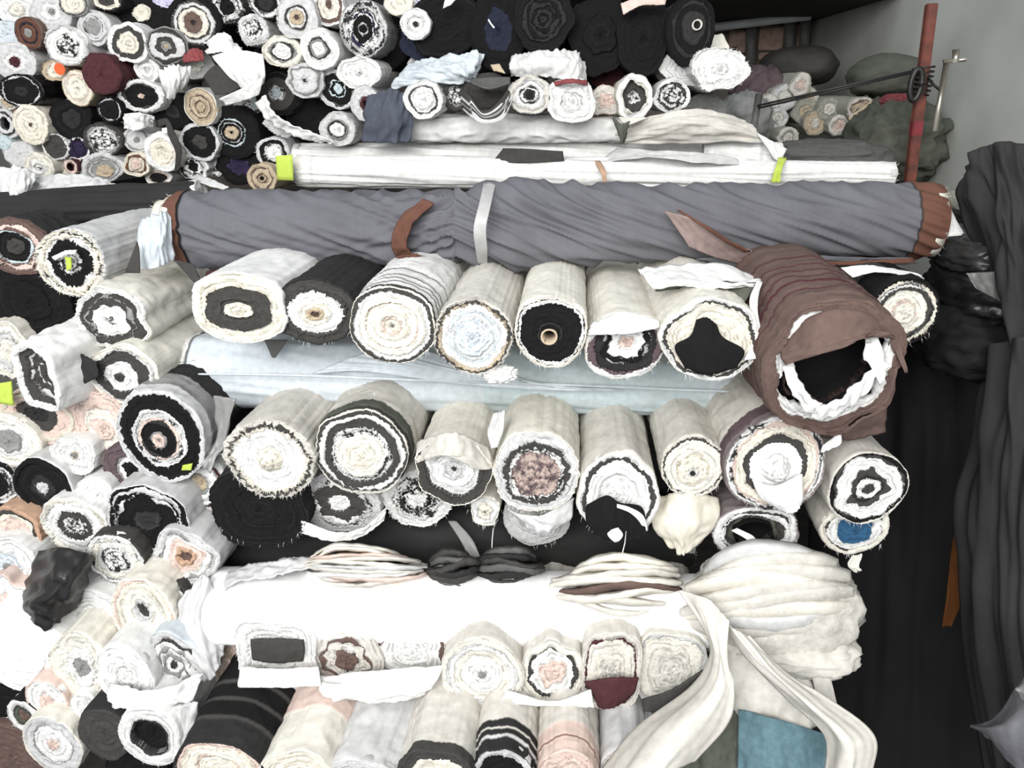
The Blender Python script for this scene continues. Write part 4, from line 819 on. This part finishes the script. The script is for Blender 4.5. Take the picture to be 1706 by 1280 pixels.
# ------------------------------------------------------------------ second row of big ends
hroll('fabric_roll', 'wide charcoal roll lying behind the lower roll ends', 372, 900, 1150, 880, 62, 56, 1.66, 'D', nl=110, folds=.006, finish='smooth')
B_ = [
 (450, 766, 74, 62, 1.42, 'c.3 w.8 c.86 d.92 q1', 'roll with a big fluffy white centre in the second row', 'q', dict(bulge=.03, jag=2.5, wob=.5, fray=3)),
 (602, 755, 80, 66, 1.44, 'c.3 i.52 s.60 l.63 s.67 d.82 w.93 d1', 'roll with a cream oval, mottled ring and wide dark ring', 'q', dict(wob=.5, off=(-2, 8), stripes='d.004+0 S.02+3 q.05+4')),
 (755, 786, 64, 54, 1.42, 'd.08 l.3 w.5 l.6 w.7 d.8 d1', 'roll with a white crumpled heart on a dark crescent', 'i', dict(off=(2, -6), wob=1.2)),
 (893, 788, 72, 66, 1.40, 'x.35 x.58 s.64 w.68 d.78 l1', 'roll with a dusty rose marbled centre', 'i', dict(wob=.5, jag=2, off=(0, 8))),
 (1030, 828, 68, 72, 1.38, 'w.5 w.8 d.9 w1', 'tall roll with a white top and a black belly carrying a white star scrap', 'q', dict(wob=.5)),
 (1155, 778, 54, 50, 1.42, 'D.08 w.16 c.5 b.52 i.9 d.95 i1', 'neat cream roll end with a thin dark outline', 'q', dict(wob=.25, off=(0, 12))),
 (1293, 775, 84, 76, 1.38, 'w.3 W.52 d.66 c.84 p.9 s1', 'large roll with a bulging white centre, dark band and flecked rim', 'g', dict(bulge=.04, wob=.6, off=(0, 6), stripes='s.0+0 h.02+2 q.06+3')),
 (1446, 814, 66, 60, 1.40, 'd.14 w.3 D.36 d.52 w.86 d.92 k1', 'roll with curled dark folds inside a thick white ring at the right', 'q', dict(wob=1.4, jag=.8, yaw=6)),
 (566, 838, 64, 50, 1.50, 'w.28 d.62 w.68 s.8 l1', 'small pale roll with a dark ring and jagged white centre in the lower gap', 'l', dict(wob=1.3, jag=2)),
 (694, 832, 58, 44, 1.52, 'w.26 s.34 k.4 s.7 w1', 'small mottled roll with a white centre in the lower gap', 'w', dict(jag=3, wob=1.5)),
 (808, 852, 24, 24, 1.46, 'g.12 c.5 w1', 'tiny cream roll with a ragged hole below the row', 'i', dict(jag=2, wob=1.6)),
 (806, 828, 34, 34, 1.55, 'D1', 'dark roll behind the tiny cream roll', 'D', {}),
 (430, 850, 78, 60, 1.44, 'k.5 k1', 'fuzzy black roll end under the big fluffy white centre', 'D', dict(jag=1.6, fray=2.5, wob=.8, sq=2.8)),
 (1258, 888, 68, 44, 1.42, 'X.5 S.62/20 d.72/10 w.8 d.85 w1', 'squashed open roll of black and white stripes with a hollow mouth', 'd', dict(sq=2.4, wob=1.1, off=(0, 10), stripes='s.0+0')),
 (1424, 880, 54, 44, 1.44, 'u.55 w.8 d.86 i1', 'ivory roll with a bright blue centre under the right end of the row', 'q', dict(off=(2, 6), wob=1.)),
 (895, 860, 55, 50, 1.5, 'q.5 l1', 'pale roll tail hanging below the rose marbled roll', 'l', dict(wob=1.4)),
]
for (x, y, a, b, Y, bd, lb, bo, kw) in B_:
    kw = dict(kw); kw.setdefault('L', .5)
    roll(x, y, a, b, Y, bd, lb, bo, group='big roll ends of the second row', **kw)
S('black_patch', 'black folded belly of the tall roll with the white star scrap', 'cloth', [[(976, 842, 1.368), (1010, 826, 1.352), (1034, 838, 1.352), (1070, 846, 1.36), (1078, 880, 1.368)], [(976, 868, 1.362), (1010, 866, 1.338), (1036, 868, 1.338), (1060, 872, 1.35), (1080, 890, 1.362)], [(990, 890, 1.362), (1015, 902, 1.345), (1036, 905, 1.345), (1060, 900, 1.352), (1078, 896, 1.362)]], 'k', 34, 22, .004)
S('cloth_scrap', 'white star shaped scrap on the black belly', 'scrap', [[(1018, 884, 1.33), (1030, 880, 1.33)], [(1012, 892, 1.33), (1038, 892, 1.33)], [(1024, 904, 1.33), (1030, 903, 1.33)]], 'w', 10, 10, .003)
S('loose_cloth', 'white scalloped edge above the black belly', 'cloth', [[(1028, 840, 1.345), (1050, 846, 1.345), (1072, 860, 1.352), (1080, 884, 1.36)], [(1028, 846, 1.342), (1048, 854, 1.342), (1064, 868, 1.35), (1074, 886, 1.36)]], 'w', 20, 6, .002)
S('loose_cloth', 'white conical tip of cloth drooping from the bulging white centre', 'cloth', [[(1252, 800, 1.372), (1290, 810, 1.345), (1336, 790, 1.37)], [(1270, 832, 1.362), (1300, 838, 1.338), (1338, 825, 1.362)], [(1300, 852, 1.362), (1322, 856, 1.35), (1336, 842, 1.362)]], 'W', 24, 20, .003)
S('loose_cloth', 'light grey cloth lap over the crumpled white heart', 'cloth', [[(694, 735, 1.46), (755, 720, 1.40), (815, 745, 1.45)], [(692, 765, 1.42), (750, 752, 1.37), (820, 780, 1.42)], [(694, 772, 1.42), (735, 758, 1.365), (790, 778, 1.385), (820, 798, 1.42)][:3]], 'q', 30, 20, .006)
S('loose_cloth', 'heart shaped cream cloth hanging under the neat cream roll', 'cloth', [[(1090, 830, 1.46), (1140, 820, 1.42), (1198, 830, 1.45)], [(1086, 870, 1.42), (1140, 868, 1.38), (1196, 866, 1.42)], [(1098, 895, 1.41), (1140, 900, 1.38), (1180, 892, 1.41)], [(1118, 916, 1.41), (1136, 926, 1.39), (1152, 914, 1.41)]], 'c', 34, 34, .010, (3, 4), jag=.5)
S('loose_cloth', 'grey frilled fabric tail under the rose marbled roll', 'cloth', [[(842, 850, 1.43), (895, 862, 1.39), (956, 830, 1.42)], [(872, 870, 1.42), (905, 880, 1.39), (950, 862, 1.42)], [(890, 890, 1.42), (912, 896, 1.4), (935, 880, 1.42)]], 'l', 30, 24, .008, (3, 6), 'body', jag=.5)
S('loose_cloth', 'white plastic sling under the pale roll in the lower gap', 'cloth', [[(502, 868, 1.44), (560, 888, 1.42), (610, 878, 1.43), (645, 845, 1.46)], [(500, 888, 1.44), (550, 902, 1.42), (600, 896, 1.43), (640, 868, 1.45)]], 'w', 34, 12, .005, finish='plastic')
S('loose_cloth', 'white spear of cloth crossing the hollow striped mouth', 'cloth', [[(1218, 884, 1.38), (1228, 880, 1.38)], [(1245, 900, 1.36), (1256, 895, 1.36)], [(1266, 920, 1.365), (1268, 919, 1.365)]], 'w', 8, 18, .001)
S('loose_cloth', 'white leaf shaped scrap between the bulging roll and the right end roll', 'cloth', [[(1388, 728, 1.38), (1402, 722, 1.38)], [(1372, 742, 1.37), (1400, 740, 1.37)], [(1368, 755, 1.37), (1382, 750, 1.37)]], 'W', 12, 12, .003)
S('loose_cloth', 'pale cloth leaf beside the rose marbled roll', 'cloth', [[(822, 688, 1.46), (842, 682, 1.46)], [(812, 720, 1.42), (838, 718, 1.42)], [(818, 748, 1.40), (828, 745, 1.4)]], 'l', 10, 22, .005)
S('plastic_strap', 'translucent grey plastic strap crossing the charcoal roll', 'strap', [[(746, 868, 1.56), (760, 868, 1.56)], [(772, 910, 1.5), (790, 905, 1.5)], [(795, 965, 1.46), (812, 965, 1.46)]], 'l', 6, 24, .002, (3, 3), 'film', .001)
for (p, lb) in (([(624, 655, 1.52), (622, 672, 1.5), (619, 688, 1.44)], 'short white thread hanging from the pale blue roll'), ([(822, 880, 1.5), (820, 900, 1.48), (819, 925, 1.47)], 'white thread hanging below the tiny cream roll'), ([(1043, 886, 1.33), (1041, 905, 1.34), (1036, 926, 1.36)], 'white thread hanging from the black belly')):
    tag(tube('thread', [P(*q) for q in p], .0011, fabric('body'), None, 6, col='W'), lb, 'thread')

# ------------------------------------------------------------------ folded pieces and the white roll under them
hroll('fabric_roll', 'thick bright white roll lying low across the pile', 350, 1010, 1210, 1018, 52, 50, 1.40, 'W', fs=(3, 1.3), shear=.6, folds=.004, nl=170, N=90, stripes=((0, .016, 'i', .002), (.016, .022, 'd', 0)), bands='i.6 w1')
S('loose_cloth', 'frayed grey edge of cloth on top of the left end of the white roll', 'cloth', [[(345, 975, 1.42), (400, 945, 1.4), (460, 935, 1.4), (520, 925, 1.42)], [(350, 992, 1.36), (400, 968, 1.35), (460, 958, 1.36), (520, 945, 1.38)]], 'l', 44, 12, .007, jag=.6)
def folded(label, x0, x1, yt, yb, Y, cols, n, seed, skew=0., lens=.62, lensr=None, rough=1., over=1.5):
    """a flat folded length of cloth: layers bedded on each other that pinch together at both sides, each layer a part"""
    rg = np.random.default_rng(seed)
    c = P((x0 + x1) / 2, yb, Y); root = thing('folded_fabric', label, 'fabric', (c.x, c.y, c.z))
    H = yb - yt; ym = (yt + yb) / 2
    for k in range(n):
        t = -1 + 2 * (k + .5) / n; h = H / n * over
        w = (x1 - x0) / 2 * math.sqrt(max(.1, 1 - .45 * t * t)) * (1 - .10 * rg.uniform()); xm = (x0 + x1) / 2 + skew * t + rg.normal() * 3
        rows = []; a1, a2 = rg.normal(0, H * .045 * rough, 2)
        for (fy, dd) in ((-.55, .05), (-.35, .008), (0, .0), (.35, .008), (.55, .05)):
            row = []
            for q in (-1, -.75, -.4, 0, .4, .75, 1):
                pin = 1 - (lens if q < 0 or lensr is None else lensr) * abs(q) ** 2.5
                yy = ym - t * H / 2 * pin + fy * h * (1 - .45 * abs(q) ** 3) + a1 * q + a2 * math.sin(3 * q + k)
                row.append((xm + w * q, yy, Y + dd + .06 * abs(q) ** 4 + .035 * t * t))
            rows.append(row)
        S('folded_layer', None, None, rows, cols[k % len(cols)], 44, 12, .0035 * rough, (2, 8), parent=root, thick=.002)
    return root
folded('folded pinkish grey fabric pieces resting on the white roll', 500, 708, 906, 985, 1.33, 'iqpwqliqpi', 11, 3, -14)
folded('flat folded black fabric resting on the white roll', 704, 806, 916, 982, 1.35, 'GdDd', 6, 4)
folded('second flat folded black fabric between the black and the cream folds', 786, 904, 912, 976, 1.36, 'dDG', 6, 5)
cf = folded('large cream folded blanket fabric with a brown inner fold', 912, 1140, 926, 1034, 1.31, 'iqqiniqi', 9, 6, 12, lensr=.15)
big = folded('heap of fuzzy off-white gauze layers at the right end of the white roll', 1132, 1425, 912, 1108, 1.27, 'qiqqliq', 12, 7, 4, lens=.45, lensr=.2, rough=.75, over=2.3)
g1 = blob('gauze_core', None, None, 1290, 1010, 142, 84, 1.395, 'q', .12, .10, 4, 'plush', folds=.12)
g2 = blob('gathered_roll', None, None, 1335, 1078, 96, 28, 1.34, 'q', .08, .10, 4, 'body', folds=.10)
for g_ in (g1, g2): g_.parent = big; g_.location = g_.location - big.location
rg = np.random.default_rng(9); TV, TF = [], []
for k in range(500):
    x = rg.uniform(1135, 1435); y = rg.uniform(915, 1080)
    if ((x - 1290) / 150) ** 2 + ((y - 1000) / 92) ** 2 > .8: continue
    p = P(x, y, 1.245 + rg.uniform(0, .03)); a = rg.uniform(0, 6.28); l = rg.uniform(.004, .012)
    q = p + Vector((math.cos(a) * l, -.004, math.sin(a) * l * .5)); m = (p + q) / 2 + Vector((0, -.003, rg.normal() * .004)); w = .0004
    b0 = len(TV)
    for v in (p, m, q): TV += [tuple(v + Vector((0, 0, w))), tuple(v - Vector((0, 0, w)))]
    TF += [(b0, b0 + 2, b0 + 3, b0 + 1), (b0 + 2, b0 + 4, b0 + 5, b0 + 3)]
TVa = np.array(TV) - np.array(big.location)
o = mesh('loose_fibers', TVa, TF, np.repeat(LIN['i'][None], len(TV), 0), fabric('edge'), big, False); o['kind'] = 'stuff'
S('loose_cloth', 'frayed white tassel hanging at the right of the gauze heap', 'cloth', [[(1418, 928, 1.3), (1436, 925, 1.3)], [(1412, 942, 1.29), (1432, 945, 1.29)], [(1424, 955, 1.29), (1436, 950, 1.29)]], 'q', 10, 12, .006, jag=1)

# ------------------------------------------------------------------ lower rows
C_ = [
 (460, 1092, 66, 54, 1.30, 'w.5 w.7 w1', 'boxy white roll with a dark rectangular centre under the white roll', 'W', dict(sq=5, wob=.3, off=(0, -8), jag=1.2)),
 (576, 1098, 58, 48, 1.31, 'n.3 s.34 q.6 n.66 q1', 'beige roll with a brown zigzag slit right of the dark rectangle', 'q', dict(sq=3, wob=1.8, off=(0, 4))),
 (684, 1088, 58, 42, 1.32, 'w.5 w.9 n1', 'soft white roll in the third row with a thin brown outline', 'i', dict(sq=2.8, wob=.9)),
 (803, 1125, 70, 58, 1.27, 'g.1 w.5 i.7 w.82 l.86 i1', 'cream roll with a small grey slit near the middle of the third row', 'q', dict(wob=.7)),
 (920, 1125, 54, 54, 1.28, 'p.4 w.7 d.78 i1', 'roll with a pink white heart and dark lower rim in the third row', 'q', dict(wob=1.4, off=(0, -4))),
 (1018, 1120, 50, 62, 1.28, 'q.3 i.8 m.86 q1', 'boxy cream roll with a dark maroon underside in the third row', 'q', dict(sq=3.6, wob=.8)),
 (1116, 1120, 62, 64, 1.30, 'q.6 i.9 l1', 'ivory roll with a charcoal underside at the right of the third row', 'q', dict(wob=1.2)),
 (375, 1110, 24, 48, 1.36, 'p.5 b.7 p1', 'narrow pinkish roll left of the boxy white roll', 'p', dict(wob=1.2)),
]
for (x, y, a, b, Y, bd, lb, bo, kw) in C_:
    roll(x, y, a, b, Y, bd, lb, bo, group='roll ends of the third row', L=.4, **kw)
S('black_patch', 'dark grey rectangular patch on the boxy white roll', 'cloth', [[(417, 1067, 1.292), (460, 1066, 1.288), (505, 1068, 1.292)], [(418, 1086, 1.29), (460, 1088, 1.286), (507, 1086, 1.29)], [(420, 1100, 1.292), (460, 1105, 1.288), (505, 1102, 1.292)]], 'd', 26, 14, .002, jag=.25)
S('black_patch', 'dark maroon cloth under the boxy cream roll', 'cloth', [[(974, 1138, 1.26), (1018, 1132, 1.24), (1064, 1132, 1.26)], [(988, 1160, 1.255), (1018, 1160, 1.24), (1055, 1158, 1.255)], [(996, 1178, 1.255), (1010, 1182, 1.245), (1032, 1176, 1.255)]], 'm', 20, 20, .003, jag=.6)
S('black_patch', 'charcoal cloth under the ivory roll at the right', 'cloth', [[(1070, 1165, 1.26), (1120, 1150, 1.24), (1172, 1118, 1.25)], [(1072, 1186, 1.25), (1110, 1184, 1.24), (1150, 1160, 1.25)]], 'd', 20, 12, .002)
S('loose_cloth', 'white cloth sheet hanging below the beige zigzag roll', 'cloth', [[(530, 1130, 1.28), (600, 1120, 1.26), (740, 1110, 1.27)], [(535, 1155, 1.24), (620, 1150, 1.23), (720, 1148, 1.25)], [(560, 1168, 1.24), (640, 1172, 1.23), (700, 1164, 1.25)]], 'w', 40, 20, .012, (5, 6), jag=.5)
S('loose_cloth', 'white cloth ledge under the dark rectangular centre', 'cloth', [[(398, 1112, 1.27), (460, 1115, 1.25), (530, 1112, 1.26)], [(398, 1145, 1.25), (460, 1146, 1.23), (535, 1144, 1.25)]], 'w', 34, 14, .006, (2, 6), jag=.3)
S('loose_cloth', 'white cloth hem under the pink hearted roll of the third row', 'cloth', [[(845, 1150, 1.26), (920, 1168, 1.24), (985, 1150, 1.25)], [(830, 1172, 1.24), (910, 1176, 1.23), (990, 1180, 1.24)]], 'w', 26, 10, .004)
D_ = [
 (364, 1282, 72, 40, 1.10, 'c.5 p.54 c.9 p1', 'dark brown roll with a cream and peach end at the bottom', 'D', dict(L=.45, stripes='D.0+4 d.06+6 k.07+7 d.11+8 k.12+9 d.16+10 k.17+11', wob=1.2)),
 (497, 1300, 66, 46, 1.10, 'c1', 'peach cream roll reaching up from the bottom edge', 'q', dict(L=.45, stripes='i.0+0 p.12+2')),
 (610, 1320, 72, 50, 1.10, 'l1', 'light grey crumpled roll reaching up from the bottom edge', 'l', dict(L=.45, wrinkle=2.5, yaw=-3)),
 (728, 1306, 66, 52, 1.10, 'c.8 d1', 'roll with a dark rim over a cream end at the bottom edge', 'q', dict(L=.45, stripes='d.0+2 q.025+0')),
 (838, 1300, 54, 50, 1.12, 'k.8 l1', 'roll with stepped black and grey wraps at the bottom edge', 'q', dict(L=.45, stripes='D.0+0 l.03+2 D.035+3 q.05+4 D.055+5 q.075+6')),
 (944, 1310, 54, 56, 1.12, 'p.8 p1', 'roll with a pink lower wrap at the bottom edge', 'q', dict(L=.45, stripes='p.0+0 r.035+2 p.04+3 q.075+4')),
 (1040, 1300, 44, 50, 1.16, 'e.8 q1', 'narrow pale roll at the bottom edge left of the long drape', 'l', dict(L=.4)),
]
for (x, y, a, b, Y, bd, lb, bo, kw) in D_:
    roll(x, y, a, b, Y, bd, lb, bo, group='rolls reaching up from the bottom edge', **kw)
roll(690, 1215, 60, 44, 1.42, 'd1', 'dark cloth roll showing behind the bottom row', 'G', L=.3, fray=0)
roll(430, 1175, 66, 44, 1.40, 'l1', 'pale roll showing behind the bottom row at the left', 'q', L=.3, fray=0)
roll(560, 1190, 66, 50, 1.44, 'p1', 'peach roll showing behind the bottom row', 'p', L=.3, fray=0)
roll(880, 1200, 90, 50, 1.44, 'l1', 'pale grey roll showing behind the bottom row', 'l', L=.3, fray=0)
roll(1030, 1210, 60, 50, 1.42, 'l1', 'pale roll showing left of the long drape', 'l', L=.3, fray=0)
# the knotted drapes on the right
S('drape', 'long twisted white drape falling from the white roll to the lower left', 'cloth', [[(1130, 985, 1.28), (1180, 1000, 1.24), (1215, 1035, 1.22)], [(1165, 1040, 1.25), (1190, 1050, 1.21), (1212, 1070, 1.20)], [(1180, 1090, 1.24), (1196, 1100, 1.18), (1214, 1110, 1.18)], [(1150, 1150, 1.22), (1185, 1150, 1.15), (1222, 1140, 1.16)], [(1060, 1220, 1.18), (1130, 1215, 1.10), (1212, 1200, 1.14)], [(990, 1300, 1.12), (1070, 1300, 1.04), (1160, 1270, 1.10)]], 'q', 44, 90, .010, (2, 4.5), thick=.003)
S('drape', 'long white sash falling from the gauze heap to the lower right', 'cloth', [[(1200, 1030, 1.26), (1225, 1050, 1.22), (1250, 1060, 1.22)], [(1245, 1100, 1.22), (1275, 1112, 1.17), (1300, 1115, 1.19)], [(1310, 1165, 1.18), (1345, 1175, 1.12), (1370, 1160, 1.15)], [(1372, 1225, 1.14), (1410, 1235, 1.07), (1455, 1225, 1.10)], [(1374, 1300, 1.10), (1415, 1310, 1.04), (1456, 1300, 1.07)]], 'q', 36, 80, .008, (2.5, 4), thick=.003)
S('drape', 'broad dusty white sheet hanging between the two drapes', 'cloth', [[(1205, 1030, 1.32), (1260, 1060, 1.3), (1330, 1090, 1.3), (1370, 1105, 1.32)], [(1205, 1110, 1.3), (1270, 1120, 1.27), (1330, 1140, 1.27), (1385, 1150, 1.3)], [(1205, 1195, 1.27), (1260, 1215, 1.24), (1330, 1225, 1.23), (1400, 1200, 1.27)]], 'q', 50, 50, .018, (3, 5), thick=.003)
S('loose_cloth', 'narrow white strip under the gathered ivory end of the gauze heap', 'cloth', [[(1345, 1098, 1.28), (1375, 1096, 1.28)], [(1358, 1150, 1.26), (1388, 1145, 1.26)], [(1366, 1190, 1.25), (1398, 1195, 1.25)]], 'q', 14, 24, .006)
S('blue_cloth', 'teal blue cloth hanging at the bottom right under the drapes', 'cloth', [[(1230, 1184, 1.25), (1300, 1200, 1.22), (1380, 1225, 1.24)], [(1228, 1300, 1.2), (1300, 1300, 1.16), (1385, 1300, 1.2)]], 'T', 40, 30, .008, (2, 4), 'plush')
S('blue_cloth', 'grey green cloth left of the teal blue cloth', 'cloth', [[(1140, 1190, 1.28), (1190, 1185, 1.25), (1236, 1188, 1.26)], [(1130, 1300, 1.22), (1180, 1300, 1.19), (1236, 1300, 1.21)]], 'S', 30, 24, .01, (2, 4), 'plush')

rg = np.random.default_rng(21)
for o in [o for o in COL.objects if o.get('category') == 'fabric roll' and o.get('label', '') and o.get('group') in ('big roll ends under the grey roll', 'big roll ends of the second row', 'roll ends of the third row')]:
    # threads trailing from the lower edge of each big end
    me = [c for c in o.children if c.name.startswith('frayed_threads')]
    if not me: continue
    src = [c for c in o.children if c.name.startswith('rolled_body')][0]; xs_ = np.array([v.co.x for v in src.data.vertices]); w_ = xs_.max() * .8
    hz_ = max(v.co.z for v in src.data.vertices) / 2; V, F = [], []
    for k in range(12):
        a = rg.uniform(-2.6, -.5); x = math.cos(a) * w_ * 1.2; z = hz_ * (1 + math.sin(a) * .97); l = rg.uniform(.004, .012); dx = rg.normal() * .004
        b0 = len(V); V += [(x - .0004, -.003, z), (x + .0004, -.003, z), (x + dx, -.009, z - l)]; F.append((b0, b0 + 1, b0 + 2))
    t_ = mesh('hanging_fibers', V, F, np.repeat(LIN['w'][None], len(V), 0), fabric('edge'), o, False); t_['kind'] = 'stuff'
# ------------------------------------------------------------------ the dark right side
R_ = [
 ('black_bag', 'top black stuffed bag right of the grey roll with a pale band', 1615, 415, 62, 36, 1.75, 'D', 'plastic'),
 ('black_bag', 'black glossy bag below the banded bag on the right', 1630, 480, 72, 50, 1.72, 'k', 'plastic'),
 ('black_bag', 'black cloth bag bulging beside the cream fringed roll', 1600, 560, 76, 60, 1.70, 'k', 'smooth'),
 ('black_bag', 'dark grey slumped bag upper right below the draped wall cloth', 1640, 370, 55, 45, 1.95, 'd', 'smooth'),
]
for (nm, lb, x, y, a, b, Y, c, f) in R_:
    blob(nm, lb, 'bag', x, y, a, b, Y, c, .16, .12, 3, f, folds=.16)
S('loose_cloth', 'white cloth corner poking out right of the grey roll', 'cloth', [[(1568, 335, 1.72), (1582, 345, 1.72)], [(1570, 395, 1.7), (1608, 392, 1.7)]], 'w', 12, 12, .003)
S('loose_cloth', 'crumpled speckled sack corner above the right end of the grey roll', 'cloth', [[(1560, 320, 1.85), (1600, 318, 1.82), (1628, 325, 1.84)], [(1568, 340, 1.84), (1595, 350, 1.8), (1600, 345, 1.82)]], 'E', 20, 14, .014)
S('loose_cloth', 'flat grey plastic patch on the black glossy bag', 'cloth', [[(1610, 455, 1.55), (1675, 452, 1.55)], [(1625, 480, 1.54), (1682, 510, 1.54)]], 'G', 14, 12, .004, finish='plastic')
S('drape', 'big black coat like drape hanging along the right wall', 'cloth', [[(1600, 300, 1.70), (1625, 250, 1.62), (1680, 236, 1.58), (1760, 240, 1.55)], [(1590, 330, 1.68), (1640, 330, 1.58), (1690, 330, 1.54), (1770, 330, 1.5)], [(1625, 420, 1.66), (1665, 430, 1.56), (1700, 440, 1.5), (1780, 440, 1.48)], [(1672, 560, 1.62), (1690, 570, 1.5), (1720, 580, 1.46), (1790, 580, 1.44)]], 'D', 50, 60, .03, (3, 8), 'smooth', .004)
S('drape', 'dark blue grey tarpaulin hanging at the right edge', 'cloth', [[(1640, 590, 1.62), (1670, 570, 1.50), (1710, 560, 1.44), (1790, 560, 1.4)], [(1620, 720, 1.58), (1660, 720, 1.46), (1710, 720, 1.4), (1790, 720, 1.35)], [(1600, 880, 1.52), (1650, 880, 1.42), (1710, 880, 1.35), (1800, 880, 1.3)], [(1610, 1050, 1.48), (1650, 1050, 1.36), (1710, 1050, 1.3), (1800, 1050, 1.25)], [(1640, 1300, 1.38), (1680, 1300, 1.3), (1720, 1300, 1.22), (1800, 1300, 1.18)]], 'D', 50, 80, .035, (3, 6), 'smooth', .004)
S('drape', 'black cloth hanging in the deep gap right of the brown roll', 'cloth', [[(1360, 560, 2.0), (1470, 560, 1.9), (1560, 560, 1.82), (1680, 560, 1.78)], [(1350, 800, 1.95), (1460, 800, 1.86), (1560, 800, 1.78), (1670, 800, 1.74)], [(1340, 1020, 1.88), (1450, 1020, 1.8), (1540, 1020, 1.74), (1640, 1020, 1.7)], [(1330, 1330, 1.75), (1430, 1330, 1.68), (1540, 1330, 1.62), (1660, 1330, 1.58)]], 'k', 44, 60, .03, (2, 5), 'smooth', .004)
S('drape', 'narrow orange brown cloth strip in the dark gap', 'cloth', [[(1592, 858, 1.60), (1600, 856, 1.6)], [(1584, 940, 1.58), (1606, 940, 1.58)], [(1576, 1000, 1.56), (1602, 1000, 1.56)], [(1570, 1045, 1.56), (1584, 1045, 1.56)]], 'Q', 10, 40, .008, (3, 3), 'body')

S('plastic_sheet', 'bluish grey plastic sheet curling at the lower right corner', 'sheet', [[(1616, 1208, 1.14), (1660, 1190, 1.11), (1720, 1110, 1.1), (1800, 1080, 1.1)], [(1618, 1212, 1.12), (1665, 1215, 1.06), (1720, 1200, 1.04), (1800, 1200, 1.02)], [(1640, 1230, 1.12), (1680, 1270, 1.06), (1730, 1310, 1.02), (1800, 1320, 1.0)]], 'B', 40, 34, .008, (2, 4), 'plastic', .003)
S('plastic_sheet', 'small rounded pale plastic edge at the right margin near the bottom', 'sheet', [[(1700, 1140, 1.04), (1720, 1120, 1.03), (1760, 1115, 1.03)], [(1692, 1150, 1.02), (1720, 1160, 1.0), (1760, 1165, 1.0)], [(1704, 1165, 1.03), (1720, 1185, 1.02), (1760, 1190, 1.02)]], 'g', 16, 16, .004, finish='plastic')
